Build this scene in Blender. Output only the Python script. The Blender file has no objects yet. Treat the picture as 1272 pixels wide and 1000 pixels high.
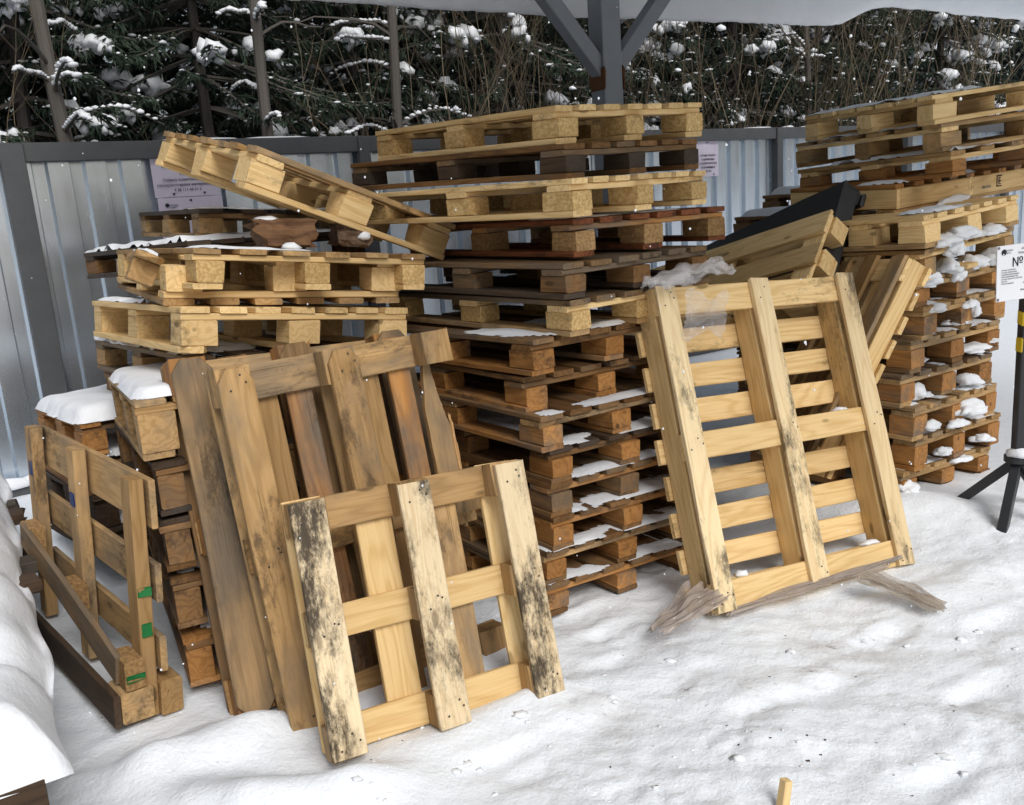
import bpy, math, random
from mathutils import Vector, Matrix, Euler, noise
PI=math.pi
D=math.radians
sc=bpy.context.scene
COL=sc.collection
RND=random.Random(7)

# ------------------------------------------------------------------ materials
def nmat(name):
    m=bpy.data.materials.new(name); m.use_nodes=True
    nt=m.node_tree; b=nt.nodes['Principled BSDF']
    return m,nt,b
def N(nt,t,**kw):
    n=nt.nodes.new(t)
    for k,v in kw.items():
        if k in n.inputs: n.inputs[k].default_value=v
        else: setattr(n,k,v)
    return n
def L(nt,a,b): nt.links.new(a,b)
def mth(nt,op,a,b=None,c=None,clamp=False):
    n=nt.nodes.new('ShaderNodeMath'); n.operation=op; n.use_clamp=clamp
    for i,v in enumerate((a,b,c)):
        if v is None: continue
        if isinstance(v,(int,float)): n.inputs[i].default_value=v
        else: L(nt,v,n.inputs[i])
    return n.outputs[0]
def mix(nt,f,a,b,mode='MIX'):
    n=nt.nodes.new('ShaderNodeMix'); n.data_type='RGBA'; n.blend_type=mode
    for i,v in ((0,f),(6,a),(7,b)):
        if isinstance(v,(int,float)): n.inputs[i].default_value=v
        elif isinstance(v,tuple): n.inputs[i].default_value=(*v[:3],1)
        else: L(nt,v,n.inputs[i])
    return n.outputs[2]
def mapped(nt,src,sx,sy,sz,off=(0,0,0)):
    n=nt.nodes.new('ShaderNodeMapping'); n.inputs['Scale'].default_value=(sx,sy,sz); n.inputs['Location'].default_value=off
    L(nt,src,n.inputs['Vector']); return n.outputs[0]
def noi(nt,vec,scale,detail=3,rough=.55,dist=0):
    n=N(nt,'ShaderNodeTexNoise',Scale=scale,Detail=detail,Roughness=rough,Distortion=dist)
    L(nt,vec,n.inputs['Vector']); return n.outputs['Fac']
def ramp(nt,f,a,b):      # smooth 0..1 between a and b
    n=nt.nodes.new('ShaderNodeMapRange'); n.interpolation_type='SMOOTHSTEP'
    n.inputs['From Min'].default_value=a; n.inputs['From Max'].default_value=b
    L(nt,f,n.inputs['Value']); return n.outputs[0]
def bump(nt,b,h,strength,dist):
    n=N(nt,'ShaderNodeBump',Strength=strength,Distance=dist); L(nt,h,n.inputs['Height']); L(nt,n.outputs[0],b.inputs['Normal'])

def wood(name,light,dark,grey=0.,greyc=(.17,.145,.115),dirt=0.,dirtc=(.02,.016,.013),knots=.5,chip=False,spread=.5):
    m,nt,b=nmat(name)
    at=N(nt,'ShaderNodeAttribute',attribute_name='gc'); g=at.outputs['Vector']
    tone=N(nt,'ShaderNodeAttribute',attribute_name='tone').outputs['Fac']
    if chip:
        fib=noi(nt,mapped(nt,g,55,90,90),1,4,.7); fig=noi(nt,mapped(nt,g,14,14,14),1,3)
        base=mix(nt,ramp(nt,fib,.35,.68),dark,light)
    else:
        fib=noi(nt,mapped(nt,g,5,150,150),1,4,.65)
        fig=noi(nt,mapped(nt,g,1.1,9,9),1,2,.5,.3)
        sep=N(nt,'ShaderNodeSeparateXYZ'); L(nt,g,sep.inputs[0])
        ph=mth(nt,'MULTIPLY_ADD',fig,64.,mth(nt,'MULTIPLY',sep.outputs['Z'],130.))
        rg=mth(nt,'MULTIPLY_ADD',mth(nt,'SINE',ph),.5,.5)
        rg=mth(nt,'POWER',rg,2.2)
        f=mth(nt,'ADD',mth(nt,'MULTIPLY',rg,.55),mth(nt,'MULTIPLY',ramp(nt,fib,.3,.75),.5),clamp=True)
        base=mix(nt,f,light,dark)
        # knots
        vo=N(nt,'ShaderNodeTexVoronoi',Scale=1.); vo.voronoi_dimensions='3D'
        L(nt,mapped(nt,g,5.,13,13),vo.inputs['Vector'])
        pick=ramp(nt,N(nt,'ShaderNodeSeparateColor').outputs[0],0,1)
        s2=nt.nodes.new('ShaderNodeSeparateColor'); L(nt,vo.outputs['Color'],s2.inputs[0])
        pick=ramp(nt,s2.outputs[0],1-.45*knots,1-.45*knots+.02)
        kn=mth(nt,'MULTIPLY',mth(nt,'SUBTRACT',1.,ramp(nt,vo.outputs['Distance'],.10,.19)),pick)
        base=mix(nt,mth(nt,'MULTIPLY',kn,.8),base,tuple(c*.35 for c in dark))
    # board to board tone
    tn=mth(nt,'MULTIPLY_ADD',tone,spread,1-spread*.5)
    tc=nt.nodes.new('ShaderNodeCombineColor')
    L(nt,tn,tc.inputs[0]); L(nt,mth(nt,'POWER',tn,1.12),tc.inputs[1]); L(nt,mth(nt,'POWER',tn,1.3),tc.inputs[2])
    base=mix(nt,1.,base,tc.outputs[0],'MULTIPLY')
    blot=noi(nt,mapped(nt,g,2.2,6,6,(3,1,2)),1,4,.65)
    if grey>0:
        gf=mth(nt,'MULTIPLY',ramp(nt,mth(nt,'ADD',blot,mth(nt,'MULTIPLY',tone,.25)),.62-.35*grey,.92-.25*grey),.92)
        gcl=mix(nt,ramp(nt,fib,.3,.7),tuple(c*.62 for c in greyc),greyc)
        base=mix(nt,gf,base,gcl)
    if not chip:
        ck=noi(nt,mapped(nt,g,1.6,70,70,(5,2,9)),1,2,.5); ckf=mth(nt,'MULTIPLY',ramp(nt,ck,.70,.76),.55)
        base=mix(nt,ckf,base,tuple(c*.3 for c in dark))
    # small stains on every board
    st=noi(nt,mapped(nt,g,7,17,17,(7,3,1)),1,7,.82,.1)
    big=noi(nt,mapped(nt,g,1.6,4,4,(1,8,5)),1,2,.5)
    sf=mth(nt,'MULTIPLY',ramp(nt,mth(nt,'MULTIPLY',st,mth(nt,'MULTIPLY_ADD',big,1.9,-.02)),.60-.20*dirt,.80-.14*dirt),.45+.5*min(1,dirt))
    base=mix(nt,sf,base,dirtc)
    L(nt,base,b.inputs['Base Color'])
    b.inputs['Roughness'].default_value=.72; b.inputs['Specular IOR Level'].default_value=.25
    bump(nt,b,mth(nt,'ADD',fib,mth(nt,'MULTIPLY',blot,.6)),.55,.0022)
    return m
W={
 'fresh':wood('fresh_pine',(.80,.58,.29),(.63,.41,.165),dirt=.12,knots=.8,spread=.35),
 'freshspot':wood('spotted_pine',(.82,.66,.40),(.68,.49,.26),dirt=.72,dirtc=(.035,.025,.017),knots=.5,spread=.3),
 'freshdirty':wood('stained_pine',(.82,.68,.45),(.68,.51,.30),dirt=1.0,dirtc=(.035,.025,.017),knots=.5,spread=.3),
 'orange':wood('orange_pine',(.46,.225,.07),(.29,.125,.034),grey=.1,dirt=.3,spread=.55),
 'tan':wood('tan_softwood',(.50,.315,.14),(.34,.20,.075),grey=.22,greyc=(.27,.20,.125),dirt=.5,dirtc=(.05,.034,.022),spread=.6),
 'brown':wood('aged_brown_softwood',(.25,.135,.052),(.145,.07,.026),grey=.15,greyc=(.17,.125,.08),dirt=.35,spread=.65),
 'grey':wood('weathered_grey_wood',(.27,.165,.075),(.16,.09,.04),grey=.6,greyc=(.19,.145,.10),dirt=.4,spread=.55),
 'rust':wood('russet_board',(.36,.19,.08),(.22,.105,.04),grey=.1,dirt=.7,spread=.3),
 'olive':wood('grimy_brown_board',(.33,.21,.10),(.19,.115,.05),grey=.3,greyc=(.17,.13,.09),dirt=.5,dirtc=(.04,.028,.018),spread=.4),
 'red':wood('reddish_brown_wood',(.22,.075,.028),(.11,.034,.014),dirt=.3,spread=.5),
 'dark':wood('dark_wet_wood',(.085,.052,.03),(.045,.028,.018),grey=.3,greyc=(.07,.06,.05),spread=.6),
 'chip':wood('pressed_chip',(.70,.50,.23),(.46,.28,.10),chip=True,dirt=.05,spread=.35),
 'chiptan':wood('worn_pressed_chip',(.42,.26,.11),(.24,.135,.055),chip=True,dirt=.35,spread=.5),
 'splinter':wood('torn_raw_wood',(.55,.34,.15),(.36,.18,.07),dirt=.1,spread=.3),
 'bark':wood('rotten_log_wood',(.20,.105,.05),(.085,.04,.02),grey=.3,dirt=.6,spread=.4),
}
def snow_material():
    m,nt,b=nmat('fresh_snow')
    tc=N(nt,'ShaderNodeTexCoord').outputs['Object']
    n1=noi(nt,tc,60,4,.6); n2=noi(nt,tc,9,3)
    L(nt,mix(nt,n2,(.77,.80,.84),(.84,.86,.89)),b.inputs['Base Color'])
    b.inputs['Roughness'].default_value=.65; b.inputs['Specular IOR Level'].default_value=.2
    b.inputs['Subsurface Weight'].default_value=.15; b.inputs['Subsurface Radius'].default_value=(.02,.02,.025); b.inputs['Subsurface Scale'].default_value=.5
    bump(nt,b,mth(nt,'ADD',n1,mth(nt,'MULTIPLY',n2,1.5)),.5,.006)
    return m
SNOW=snow_material()
SNOWT=SNOW.copy(); SNOWT.name='roof_edge_snow'
_b=SNOWT.node_tree.nodes['Principled BSDF']; _b.inputs['Subsurface Weight'].default_value=.9; _b.inputs['Subsurface Radius'].default_value=(1,1,1); _b.inputs['Subsurface Scale'].default_value=.12
def ground_material():
    m,nt,b=nmat('trampled_snow')
    tc=N(nt,'ShaderNodeTexCoord').outputs['Object']
    n1=noi(nt,tc,75,4,.65); n2=noi(nt,tc,14,4,.6); n3=noi(nt,tc,2.6,4,.6)
    base=mix(nt,n2,(.80,.845,.895),(.87,.905,.945))
    # worn dirty patches where people walk (right foreground)
    sx=N(nt,'ShaderNodeSeparateXYZ'); L(nt,tc,sx.inputs[0])
    zone=mth(nt,'MULTIPLY',ramp(nt,sx.outputs['X'],-.35,.35),mth(nt,'SUBTRACT',1.,ramp(nt,sx.outputs['Y'],2.7,3.4)))
    d1=noi(nt,mapped(nt,tc,2.6,4.6,1,(.4,.2,0)),1,5,.68,.6)
    dm=mth(nt,'MULTIPLY',mth(nt,'MULTIPLY',ramp(nt,d1,.47,.68),zone),.38)
    base=mix(nt,dm,base,(.36,.32,.28))
    d2=noi(nt,mapped(nt,tc,9,17,1,(2.4,5.2,0)),1,5,.75,.4)
    d3=mth(nt,'MULTIPLY',mth(nt,'MULTIPLY',ramp(nt,mth(nt,'MULTIPLY',d2,mth(nt,'ADD',d1,.5)),.64,.78),zone),.7)
    base=mix(nt,d3,base,(.12,.095,.075))
    L(nt,base,b.inputs['Base Color'])
    b.inputs['Roughness'].default_value=.6; b.inputs['Specular IOR Level'].default_value=.25
    bump(nt,b,mth(nt,'ADD',mth(nt,'MULTIPLY',n1,.55),mth(nt,'MULTIPLY',n2,1.3)),.6,.012)
    return m
GROUND=ground_material()
def simple(name,col,rough=.6,metal=0,spec=.4,var=.15,scale=12,bmp=0):
    m,nt,b=nmat(name)
    tc=N(nt,'ShaderNodeTexCoord').outputs['Object']
    n=noi(nt,tc,scale,4,.6)
    L(nt,mix(nt,n,tuple(c*(1-var) for c in col),tuple(min(1,c*(1+var)) for c in col)),b.inputs['Base Color'])
    b.inputs['Roughness'].default_value=rough; b.inputs['Metallic'].default_value=metal; b.inputs['Specular IOR Level'].default_value=spec
    if bmp: bump(nt,b,n,.5,bmp)
    return m
def galv_material():
    m,nt,b=nmat('galvanised_sheet')
    tc=N(nt,'ShaderNodeTexCoord').outputs['Object']
    n=noi(nt,mapped(nt,tc,22,22,3),1,5,.65); n2=noi(nt,tc,1.3,3)
    L(nt,mix(nt,n,(.62,.69,.77),(.76,.82,.88)),b.inputs['Base Color'])
    b.inputs['Metallic'].default_value=.88
    L(nt,mth(nt,'MULTIPLY_ADD',mth(nt,'ADD',n,n2),.12,.12),b.inputs['Roughness'])
    bump(nt,b,n2,.15,.02)
    return m
GALV=galv_material()
RAIL=simple('dark_grey_paint',(.075,.078,.082),.55,0,.4,.25,9,.001)
STEEL=simple('grey_painted_steel',(.23,.25,.275),.45,.3,.5,.12,7)
ROOF=simple('roof_sheet',(.55,.58,.6),.45,.5,.4,.1,5)
RUST=simple('rust_stain',(.11,.05,.025),.9,0,.2,.4,30)
PLASTIC=simple('black_plastic',(.026,.026,.028),.5,0,.4,.3,14,.002)
BLACK=simple('black_paint',(.022,.023,.026),.4,0,.5,.2,20)
YELLOW=simple('yellow_paint',(.78,.56,.03),.45,0,.4,.1,20)
PAPER=simple('lilac_paper',(.60,.55,.66),.8,0,.1,.06,6)
WHITE=simple('white_plate',(.82,.83,.86),.45,0,.4,.02,5)
INK=simple('printed_ink',(.03,.03,.04),.7,0,.1,.1,10)
INKG=simple('grey_print',(.22,.22,.25),.7,0,.1,.1,10)
GREEN=simple('green_paint',(.01,.14,.035),.6,0,.3,.2,30)
BLUE=simple('blue_paint',(.012,.03,.12),.6,0,.3,.2,30)
NAIL=simple('nail_steel',(.05,.045,.04),.7,.3,.3,.1,30)
def film_material(name,col,alpha,rough=.25):
    m,nt,b=nmat(name)
    tc=N(nt,'ShaderNodeTexCoord').outputs['Object']
    n=noi(nt,mapped(nt,tc,9,9,9),1,3,.5,1.)
    L(nt,mix(nt,n,tuple(c*.75 for c in col),col),b.inputs['Base Color'])
    b.inputs['Roughness'].default_value=rough; b.inputs['Specular IOR Level'].default_value=.6
    L(nt,mth(nt,'MULTIPLY_ADD',n,.5,alpha-.25,clamp=True),b.inputs['Alpha'])
    bump(nt,b,noi(nt,tc,16,2),.25,.006)
    return m
FILM=film_material('clear_film',(.80,.78,.78),.30,.12)
FILMB=film_material('dirty_film',(.46,.38,.32),.6,.15)
FILMT=film_material('tan_film',(.52,.45,.37),.62,.15)
def leaf_material(name,a,c):
    m,nt,b=nmat(name)
    tone=N(nt,'ShaderNodeAttribute',attribute_name='tone').outputs['Fac']
    L(nt,mix(nt,tone,a,c),b.inputs['Base Color'])
    b.inputs['Roughness'].default_value=.7; b.inputs['Specular IOR Level'].default_value=.2
    return m
NEEDLE=leaf_material('spruce_needles',(.024,.040,.030),(.07,.098,.066))
FARN=leaf_material('distant_needles',(.018,.028,.027),(.05,.066,.055))
BARK=leaf_material('tree_bark',(.065,.058,.052),(.15,.135,.12))
TWIG=leaf_material('bare_twigs',(.07,.055,.038),(.19,.15,.10))

# ------------------------------------------------------------------ mesh builder
class MB:
    def __init__(s): s.v=[];s.f=[];s.gc=[];s.t=[];s.mi=[]
    def add(s,vs,fs,gc=None,tone=.5,mi=0):
        o=len(s.v); s.v+=vs; s.f+=[tuple(i+o for i in f) for f in fs]
        s.gc+=gc if gc else [tuple(v) for v in vs]
        s.t+=tone if isinstance(tone,list) else [tone]*len(vs)
        s.mi+=[mi]*len(fs)
    def build(s,name,mats,parent=None,xform=None,smooth=False):
        me=bpy.data.meshes.new(name)
        vs=s.v if xform is None else [xform(v) for v in s.v]
        me.from_pydata([tuple(v) for v in vs],[],s.f)
        a=me.attributes.new('gc','FLOAT_VECTOR','POINT'); a.data.foreach_set('vector',[c for g in s.gc for c in g])
        a=me.attributes.new('tone','FLOAT','POINT'); a.data.foreach_set('value',s.t)
        for m in (mats if isinstance(mats,(list,tuple)) else [mats]): me.materials.append(m)
        if any(s.mi): me.polygons.foreach_set('material_index',s.mi)
        if smooth: me.polygons.foreach_set('use_smooth',[True]*len(me.polygons))
        me.update()
        o=bpy.data.objects.new(name,me); COL.objects.link(o)
        if parent: o.parent=parent
        if name=='snow': o['kind']='stuff'
        return o
def tag(o,label=None,cat=None,group=None,kind=None):
    if label: o['label']=label
    if cat: o['category']=cat
    if group: o['group']=group
    if kind: o['kind']=kind
    return o
def thing(name,label,cat,pose,group=None):
    o=bpy.data.objects.new(name,None); COL.objects.link(o); o.empty_display_size=.1
    o.location=pose[:3]
    r=list(pose[3:])+[0]*(6-len(pose))
    o.rotation_euler=Euler([D(a) for a in r],'XYZ')
    return tag(o,label,cat,group)
AX={'x':(0,1,2),'y':(1,0,2),'z':(2,0,1)}
def board(B,c,size,ax='x',rnd=RND,ch=.003,jit=.0012,rag=.002,cut=(),seg=None,bow=.003,mi=0,tone=None):
    """a sawn board: chamfered section swept along ax, slightly bowed, ends a little ragged"""
    i0,i1,i2=AX[ax]; ln,w,t=size[i0],size[i1],size[i2]
    seg=seg or max(1,int(ln/.16))
    ss=[-ln/2+ln*k/seg for k in range(seg+1)]; wf=[1.]*(seg+1)
    cl=min(.04,ln*.2)
    if -1 in cut: ss=[ss[0],ss[0]+cl]+ss[1:]; wf=[.5,1.]+wf[1:]
    if 1 in cut: ss=ss[:-1]+[ss[-1]-cl,ss[-1]]; wf=wf[:-1]+[1.,.5]
    vs=[];gc=[];fs=[]
    o=(rnd.uniform(0,40),rnd.uniform(0,40),rnd.uniform(0,40))
    p1,p2=rnd.uniform(0,6.3),rnd.uniform(0,6.3); a1,a2=rnd.uniform(-bow,bow)*.5,rnd.uniform(-bow,bow)*.6
    n=len(ss)
    for k,s_ in enumerate(ss):
        u0=a1*math.sin(s_*3.5+p1); v0=a2*math.sin(s_*3+p2)
        wv=1+.008*math.sin(s_*9+p2)
        W_=w/2*wf[k]*wv; T=t/2
        pr=[(-W_+ch,-T),(W_-ch,-T),(W_,-T+ch),(W_,T-ch),(W_-ch,T),(-W_+ch,T),(-W_,T-ch),(-W_,-T+ch)]
        for (u,v) in pr:
            u+=u0+rnd.uniform(-jit,jit); v+=v0+rnd.uniform(-jit,jit)*.6
            s2=s_+(rnd.uniform(-rag,rag) if k in (0,n-1) else 0)
            p=[0,0,0]; p[i0]=c[i0]+s2; p[i1]=c[i1]+u; p[i2]=c[i2]+v
            vs.append(tuple(p)); gc.append((s2+o[0],u+o[1],v+o[2]))
        if k:
            a=(k-1)*8; b_=k*8
            for q in range(8):
                r=(q+1)%8; fs.append((a+q,a+r,b_+r,b_+q))
    fs.append(tuple(range(7,-1,-1))); fs.append(tuple((n-1)*8+q for q in range(8)))
    B.add(vs,fs,gc,rnd.random() if tone is None else tone,mi)

def lump(B,c,r,seed=0,rough=.25,sub=2,flat=.0):
    """a rounded lump of snow"""
    import bmesh
    bm=bmesh.new(); bmesh.ops.create_icosphere(bm,subdivisions=sub,radius=1)
    vs=[]
    for v in bm.verts:
        n=v.co.normalized(); k=1+rough*(noise.noise(n*1.6+Vector((seed*3.1,seed,0)))+.45*noise.noise(n*4+Vector((seed,0,seed*2)))+.2*noise.noise(n*9+Vector((seed,3,seed))))
        z=n.z*k
        if z<0: z*=(1-flat)
        vs.append((c[0]+n.x*k*r[0],c[1]+n.y*k*r[1],c[2]+z*r[2]))
    fs=[tuple(v.index for v in f.verts) for f in bm.faces]; bm.free()
    B.add(vs,fs)
def clump(B,c,r,seed=0):
    rr=random.Random(seed)
    lump(B,c,r,seed,.5,3,.55)
    for k in range(3):
        a=rr.uniform(0,2*PI); q=rr.uniform(.4,.75)
        lump(B,(c[0]+math.cos(a)*r[0]*.7,c[1]+math.sin(a)*r[1]*.7,c[2]-r[2]*.12),(r[0]*q,r[1]*q,r[2]*q*.9),seed*3+k+1,.5,2,.5)
def sheet_snow(B,x0,x1,y0,y1,z,th,seed=0,cover=.5,res=.018,skirt=.05,edge=.05):
    """a patchy layer of snow lying on a flat surface, with a soft uneven edge"""
    res=max(.007,min(res,(x1-x0)/14)); nx=max(3,int((x1-x0)/res)); ny=max(3,int((y1-y0)/res)); idx={}; vs=[]; fs=[]; H=[]
    for i in range(nx+1):
        for j in range(ny+1):
            x=x0+(x1-x0)*i/nx; y=y0+(y1-y0)*j/ny
            e=min(x-x0,x1-x,y-y0,y1-y)+edge*(noise.noise(Vector((x*9+seed,y*9,2.7)))-.35)
            f=noise.noise(Vector((x*4+seed*7.3,y*6,seed*1.7)))*.75+.28*noise.noise(Vector((x*15,y*15+seed*3,seed)))
            ed=min(1.,max(0,e/skirt)); k=(f+cover)*min(1.,ed*1.6)
            h=th*max(0,min(1,k*2.2))**.6*(.75+.5*noise.noise(Vector((x*8,y*8,seed+5.))))
            H.append(max(0,h)); vs.append((x,y,z+max(.0,h)+.0005))
    for i in range(nx):
        for j in range(ny):
            q=(i*(ny+1)+j,(i+1)*(ny+1)+j,(i+1)*(ny+1)+j+1,i*(ny+1)+j+1)
            if max(H[k] for k in q)>th*.02 and min(H[k] for k in q)>=0 and sum(H[k]>0 for k in q)>=2: fs.append(q)
    used=sorted({k for f in fs for k in f}); mp={k:i for i,k in enumerate(used)}
    if fs: B.add([vs[k] for k in used],[tuple(mp[k] for k in f) for f in fs])

def snow_cap(B,x0,x1,y0,y1,z,th,seed=0,cover=1,res=.014,skirt=.1,edge=.05):
    nx=int((x1-x0)/res); ny=int((y1-y0)/res); vs=[];fs=[];H=[]
    for i in range(nx+1):
        for j in range(ny+1):
            x=x0+(x1-x0)*i/nx; y=y0+(y1-y0)*j/ny
            ax=max(0,min(x-x0,x1-x)); ay=max(0,min(y-y0,y1-y)); rr=.09
            e=min(ax,ay) if max(ax,ay)>rr else rr-math.hypot(rr-min(ax,rr),rr-min(ay,rr))
            e+=.020*(noise.noise(Vector((x*5+seed,y*5,2.7)))-.6)+.008*noise.noise(Vector((x*14+seed,y*14,1)))
            t=max(0,min(1,e/(th*1.1))); h=th*math.sqrt(max(0,1-(1-t)**2))*(1+.28*noise.noise(Vector((x*3,y*3,seed+5.)))+.07*noise.noise(Vector((x*11,y*11,seed))))
            H.append(h); vs.append((x,y,z+h+.001))
    for i in range(nx):
        for j in range(ny):
            q=(i*(ny+1)+j,(i+1)*(ny+1)+j,(i+1)*(ny+1)+j+1,i*(ny+1)+j+1)
            if max(H[k] for k in q)>0: fs.append(q)
    used=sorted({k for f in fs for k in f}); mp={k:i for i,k in enumerate(used)}
    B.add([vs[k] for k in used],[tuple(mp[k] for k in f) for f in fs])

# ------------------------------------------------------------------ pallets
PSEED=[11]
def pallet(label,pose,dims=(1.2,.8,.13),mats=('orange','orange','orange','chiptan'),along='x',nd=6,dw=.105,kind='block',
           flip=False,skids=(-1,0,1),noblocks=(),nodeck=(),snow=(),clumps=(),group=None,bw=None,sw=.1,nails=False,alt={},crossm=None,skidm=None,cut=(),tk=.021,cw=.11,bl=None,
           deckdir='x',deck_mats=None,nlayers=1,crossonly=None,sink=None):
    PSEED[0]+=1; rnd=random.Random(PSEED[0]*13+5)
    A,B_,H=dims
    Lx,Wy=(A,B_) if along=='x' else (B_,A)
    root=thing('pallet',label,'pallet',pose,group)
    def xf(v):
        x,y,z=v
        if flip: y,z=-y,H-z
        if along=='y': x,y=-y,x
        return (x,y,z)
    dm,cm,sm,bm_=[W[k] for k in mats]
    td=tc=ts=tk
    zt=H-td; zc=zt-tc
    # deck
    d=MB()
    if deckdir=='x':
        ys=[-Wy/2+dw/2+(Wy-dw)*k/(nd-1) for k in range(nd)]
        for k,y in enumerate(ys):
            if k in nodeck: continue
            w=dw*rnd.uniform(.93,1.04)
            mi_=1+sorted(set(alt.values())).index(alt[k]) if k in alt else 0
            board(d,(rnd.uniform(-.006,.006),y,zt+td/2),(Lx*rnd.uniform(.99,1.004),w,td*rnd.uniform(.9,1.0)),'x',rnd,mi=mi_)
    else:
        xs=[-Lx/2+dw/2+(Lx-dw)*k/(nd-1) for k in range(nd)]
        for k,x in enumerate(xs):
            if k in nodeck: continue
            board(d,(x,rnd.uniform(-.008,.008),zt+td/2),(dw*rnd.uniform(.93,1.05),Wy*rnd.uniform(.99,1.01),td*rnd.uniform(.92,1.0)),'y',rnd)
    if d.v: d.build('deck',[dm]+[W[q] for q in sorted(set(alt.values()))],root,xf)
    bw=bw or .1; bl=bl or .14
    def hammer(m,y,inset=.05):
        if not nails: return
        for ix in (-1,0,1):
            for dx,dy in ((-.02,-.02),(.022,.016),(.004,.03)):
                x=ix*(Lx/2-inset)+dx+rnd.uniform(-.008,.008); yy=y+dy+rnd.uniform(-.006,.006)
                m.add([(x+.0036*math.cos(a*PI/3),yy+.0036*math.sin(a*PI/3),-.0026) for a in range(6)],[(5,4,3,2,1,0)],None,.1,1)
    if kind=='block':
        for ix in (-1,0,1):
            m=MB(); x=ix*(Lx/2-max(cw,bl)/2)
            board(m,(x,rnd.uniform(-.004,.004),zc+tc/2),(cw*rnd.uniform(.95,1.02),Wy*rnd.uniform(.985,1.0),tc),'y',rnd)
            m.build('cross_board',W[crossm[ix+1]] if crossm else cm,root,xf)
        for ix in (-1,0,1):
            for iy in (-1,0,1):
                if (ix,iy) in noblocks: continue
                m=MB()
                board(m,(ix*(Lx/2-bl/2)+rnd.uniform(-.006,.006)*(ix==0),iy*(Wy/2-bw/2-.004)+rnd.uniform(-.006,.006),(zc+ts)/2),(bl*rnd.uniform(.94,1.0),bw*rnd.uniform(.94,1.),zc-ts-.0005),'x',rnd,ch=.004,seg=1,rag=.003,jit=.002)
                m.build('block',bm_,root,xf)
        for iy in skids:
            m=MB(); board(m,(rnd.uniform(-.004,.004),iy*(Wy/2-sw/2),ts/2),(Lx*rnd.uniform(.985,1.),sw*rnd.uniform(.96,1.03),ts),'x',rnd,cut=cut)
            hammer(m,iy*(Wy/2-sw/2)); m.build('skid_board',[sm,NAIL] if nails else sm,root,xf)
    elif kind=='solid':       # three solid beams, cross boards under them, runners under those
        for iy in (-1,0,1):
            m=MB(); board(m,(0,iy*(Wy/2-.062),(zt+ts+tc)/2),(Lx,.085,zt-ts-tc-.001),'x',rnd,ch=.004); m.build('beam',bm_,root,xf)
        for ix in (-1,0,1):
            m=MB(); board(m,(ix*(Lx/2-.055),0,ts+tc/2),(.105 if ix else .1,Wy-.03,tc),'y',rnd); m.build('cross_board',cm,root,xf)
        for iy in skids:
            m=MB(); board(m,(rnd.uniform(-.01,.01),iy*(Wy/2-.06),ts/2-.001),(Lx*1.0,.088,ts),'x',rnd,rag=.006,jit=.002); hammer(m,iy*(Wy/2-.06)); m.build('runner',[sm,NAIL] if nails else sm,root,xf)
    elif kind=='plank':       # closed sides: a plank on edge along each side, thin boards below
        for iy in (-1,0,1):
            m=MB(); board(m,(0,iy*(Wy/2-.014),(zt+ts)/2),(Lx,.026,zt-ts-.001),'x',rnd); m.build('side_plank',sm,root,xf)
        for ix in (-1,1):
            m=MB(); board(m,(ix*(Lx/2-.014),0,(zt+ts)/2),(.026,Wy-.06,zt-ts-.001),'y',rnd); m.build('side_plank',sm,root,xf)
        for ix in (-1,0,1):
            m=MB(); board(m,(ix*(Lx/2-.06),0,ts/2-.001),(.1,Wy,ts),'y',rnd); m.build('cross_board',cm,root,xf)
    if snow or clumps:
        s=MB()
        for k,p in enumerate(snow):
            (snow_cap if p[5]>=.95 and p[4]>=.03 else sheet_snow)(s,p[0],p[1],p[2],p[3],H,p[4],PSEED[0]*3+k,p[5],skirt=.05 if p[4]<.05 else .12,edge=.05 if p[4]>=.03 else min(.05,(p[1]-p[0])*.28))
        for k,c in enumerate(clumps): clump(s,c[:3],[q_*.86 for q_ in c[3:6]],PSEED[0]*5+k)
        if s.v: s.build('snow',SNOW,root,None,smooth=True)
    return root
NEW=('fresh','fresh','fresh','chip')
ORG=('orange','orange','orange','orange')
BRN=('brown','brown','brown','brown')
TAN=('tan','tan','tan','tan')
GRY=('grey','grey','grey','tan')
RED=('red','red','red','orange')
DRK=('dark','dark','dark','dark')

# central stack ---------------------------------------------------------------
g='pallets of the tall central stack'
bd=.04
pallet('bright new yellow pallet, topmost of the tall central stack',(.159,3.962,1.747,1.3,1.3,-51.3),(1.2,.8,.13),NEW,nd=7,dw=.085,group=g)
pallet('dark pallet with a long protruding board, second from top of the central stack',(.09,3.94,1.622,.9,1.2,-46.6),(1.3,.8,.12),('brown','grey','brown','dark'),nd=6,bl=.13,group=g)
pallet('clean yellow pallet, third from the top of the central stack between two dark ones',(.13,3.80,1.478,.2,.3,-46.5),(1.2,.8,.13),NEW,nd=7,dw=.085,group=g)
pallet('reddish brown pallet sticking out right, fourth from top of the central stack',(.246,3.947,1.325,-.1,-.2,-55.4),(1.2,.8,.135),('red','orange','red','chiptan'),nd=6,snow=[(.2,.55,-.36,.2,.008,.3)],group=g)
pallet('grey weathered pallet, fifth from the top of the central stack',(.14,3.83,1.19,-.1,-.1,-50.5),(1.2,.8,.125),('grey','grey','dark','brown'),nd=6,group=g)
pallet('grey pallet with pale lower boards, sixth from top of the central stack',(.16,3.86,1.05,-.2,-.3,-51),(1.2,.8,.13),('grey','fresh','tan','chip'),nd=6,group=g)
pallet('brown pallet with icy snowy deck, seventh from top of the central stack',(.04,3.82,.914,-.6,-1.2,-52.7),(1.2,.8,.13),('brown','brown','orange','orange'),nd=6,snow=[(.1,.6,-.39,.4,.012,.05)],group=g)
pallet('brown pallet with orange blocks, eighth from the top of the central stack',(.015,3.87,.778,-1.1,-.2,-53.7),(1.2,.8,.13),('brown','brown','orange','orange'),nd=6,group=g)
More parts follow.
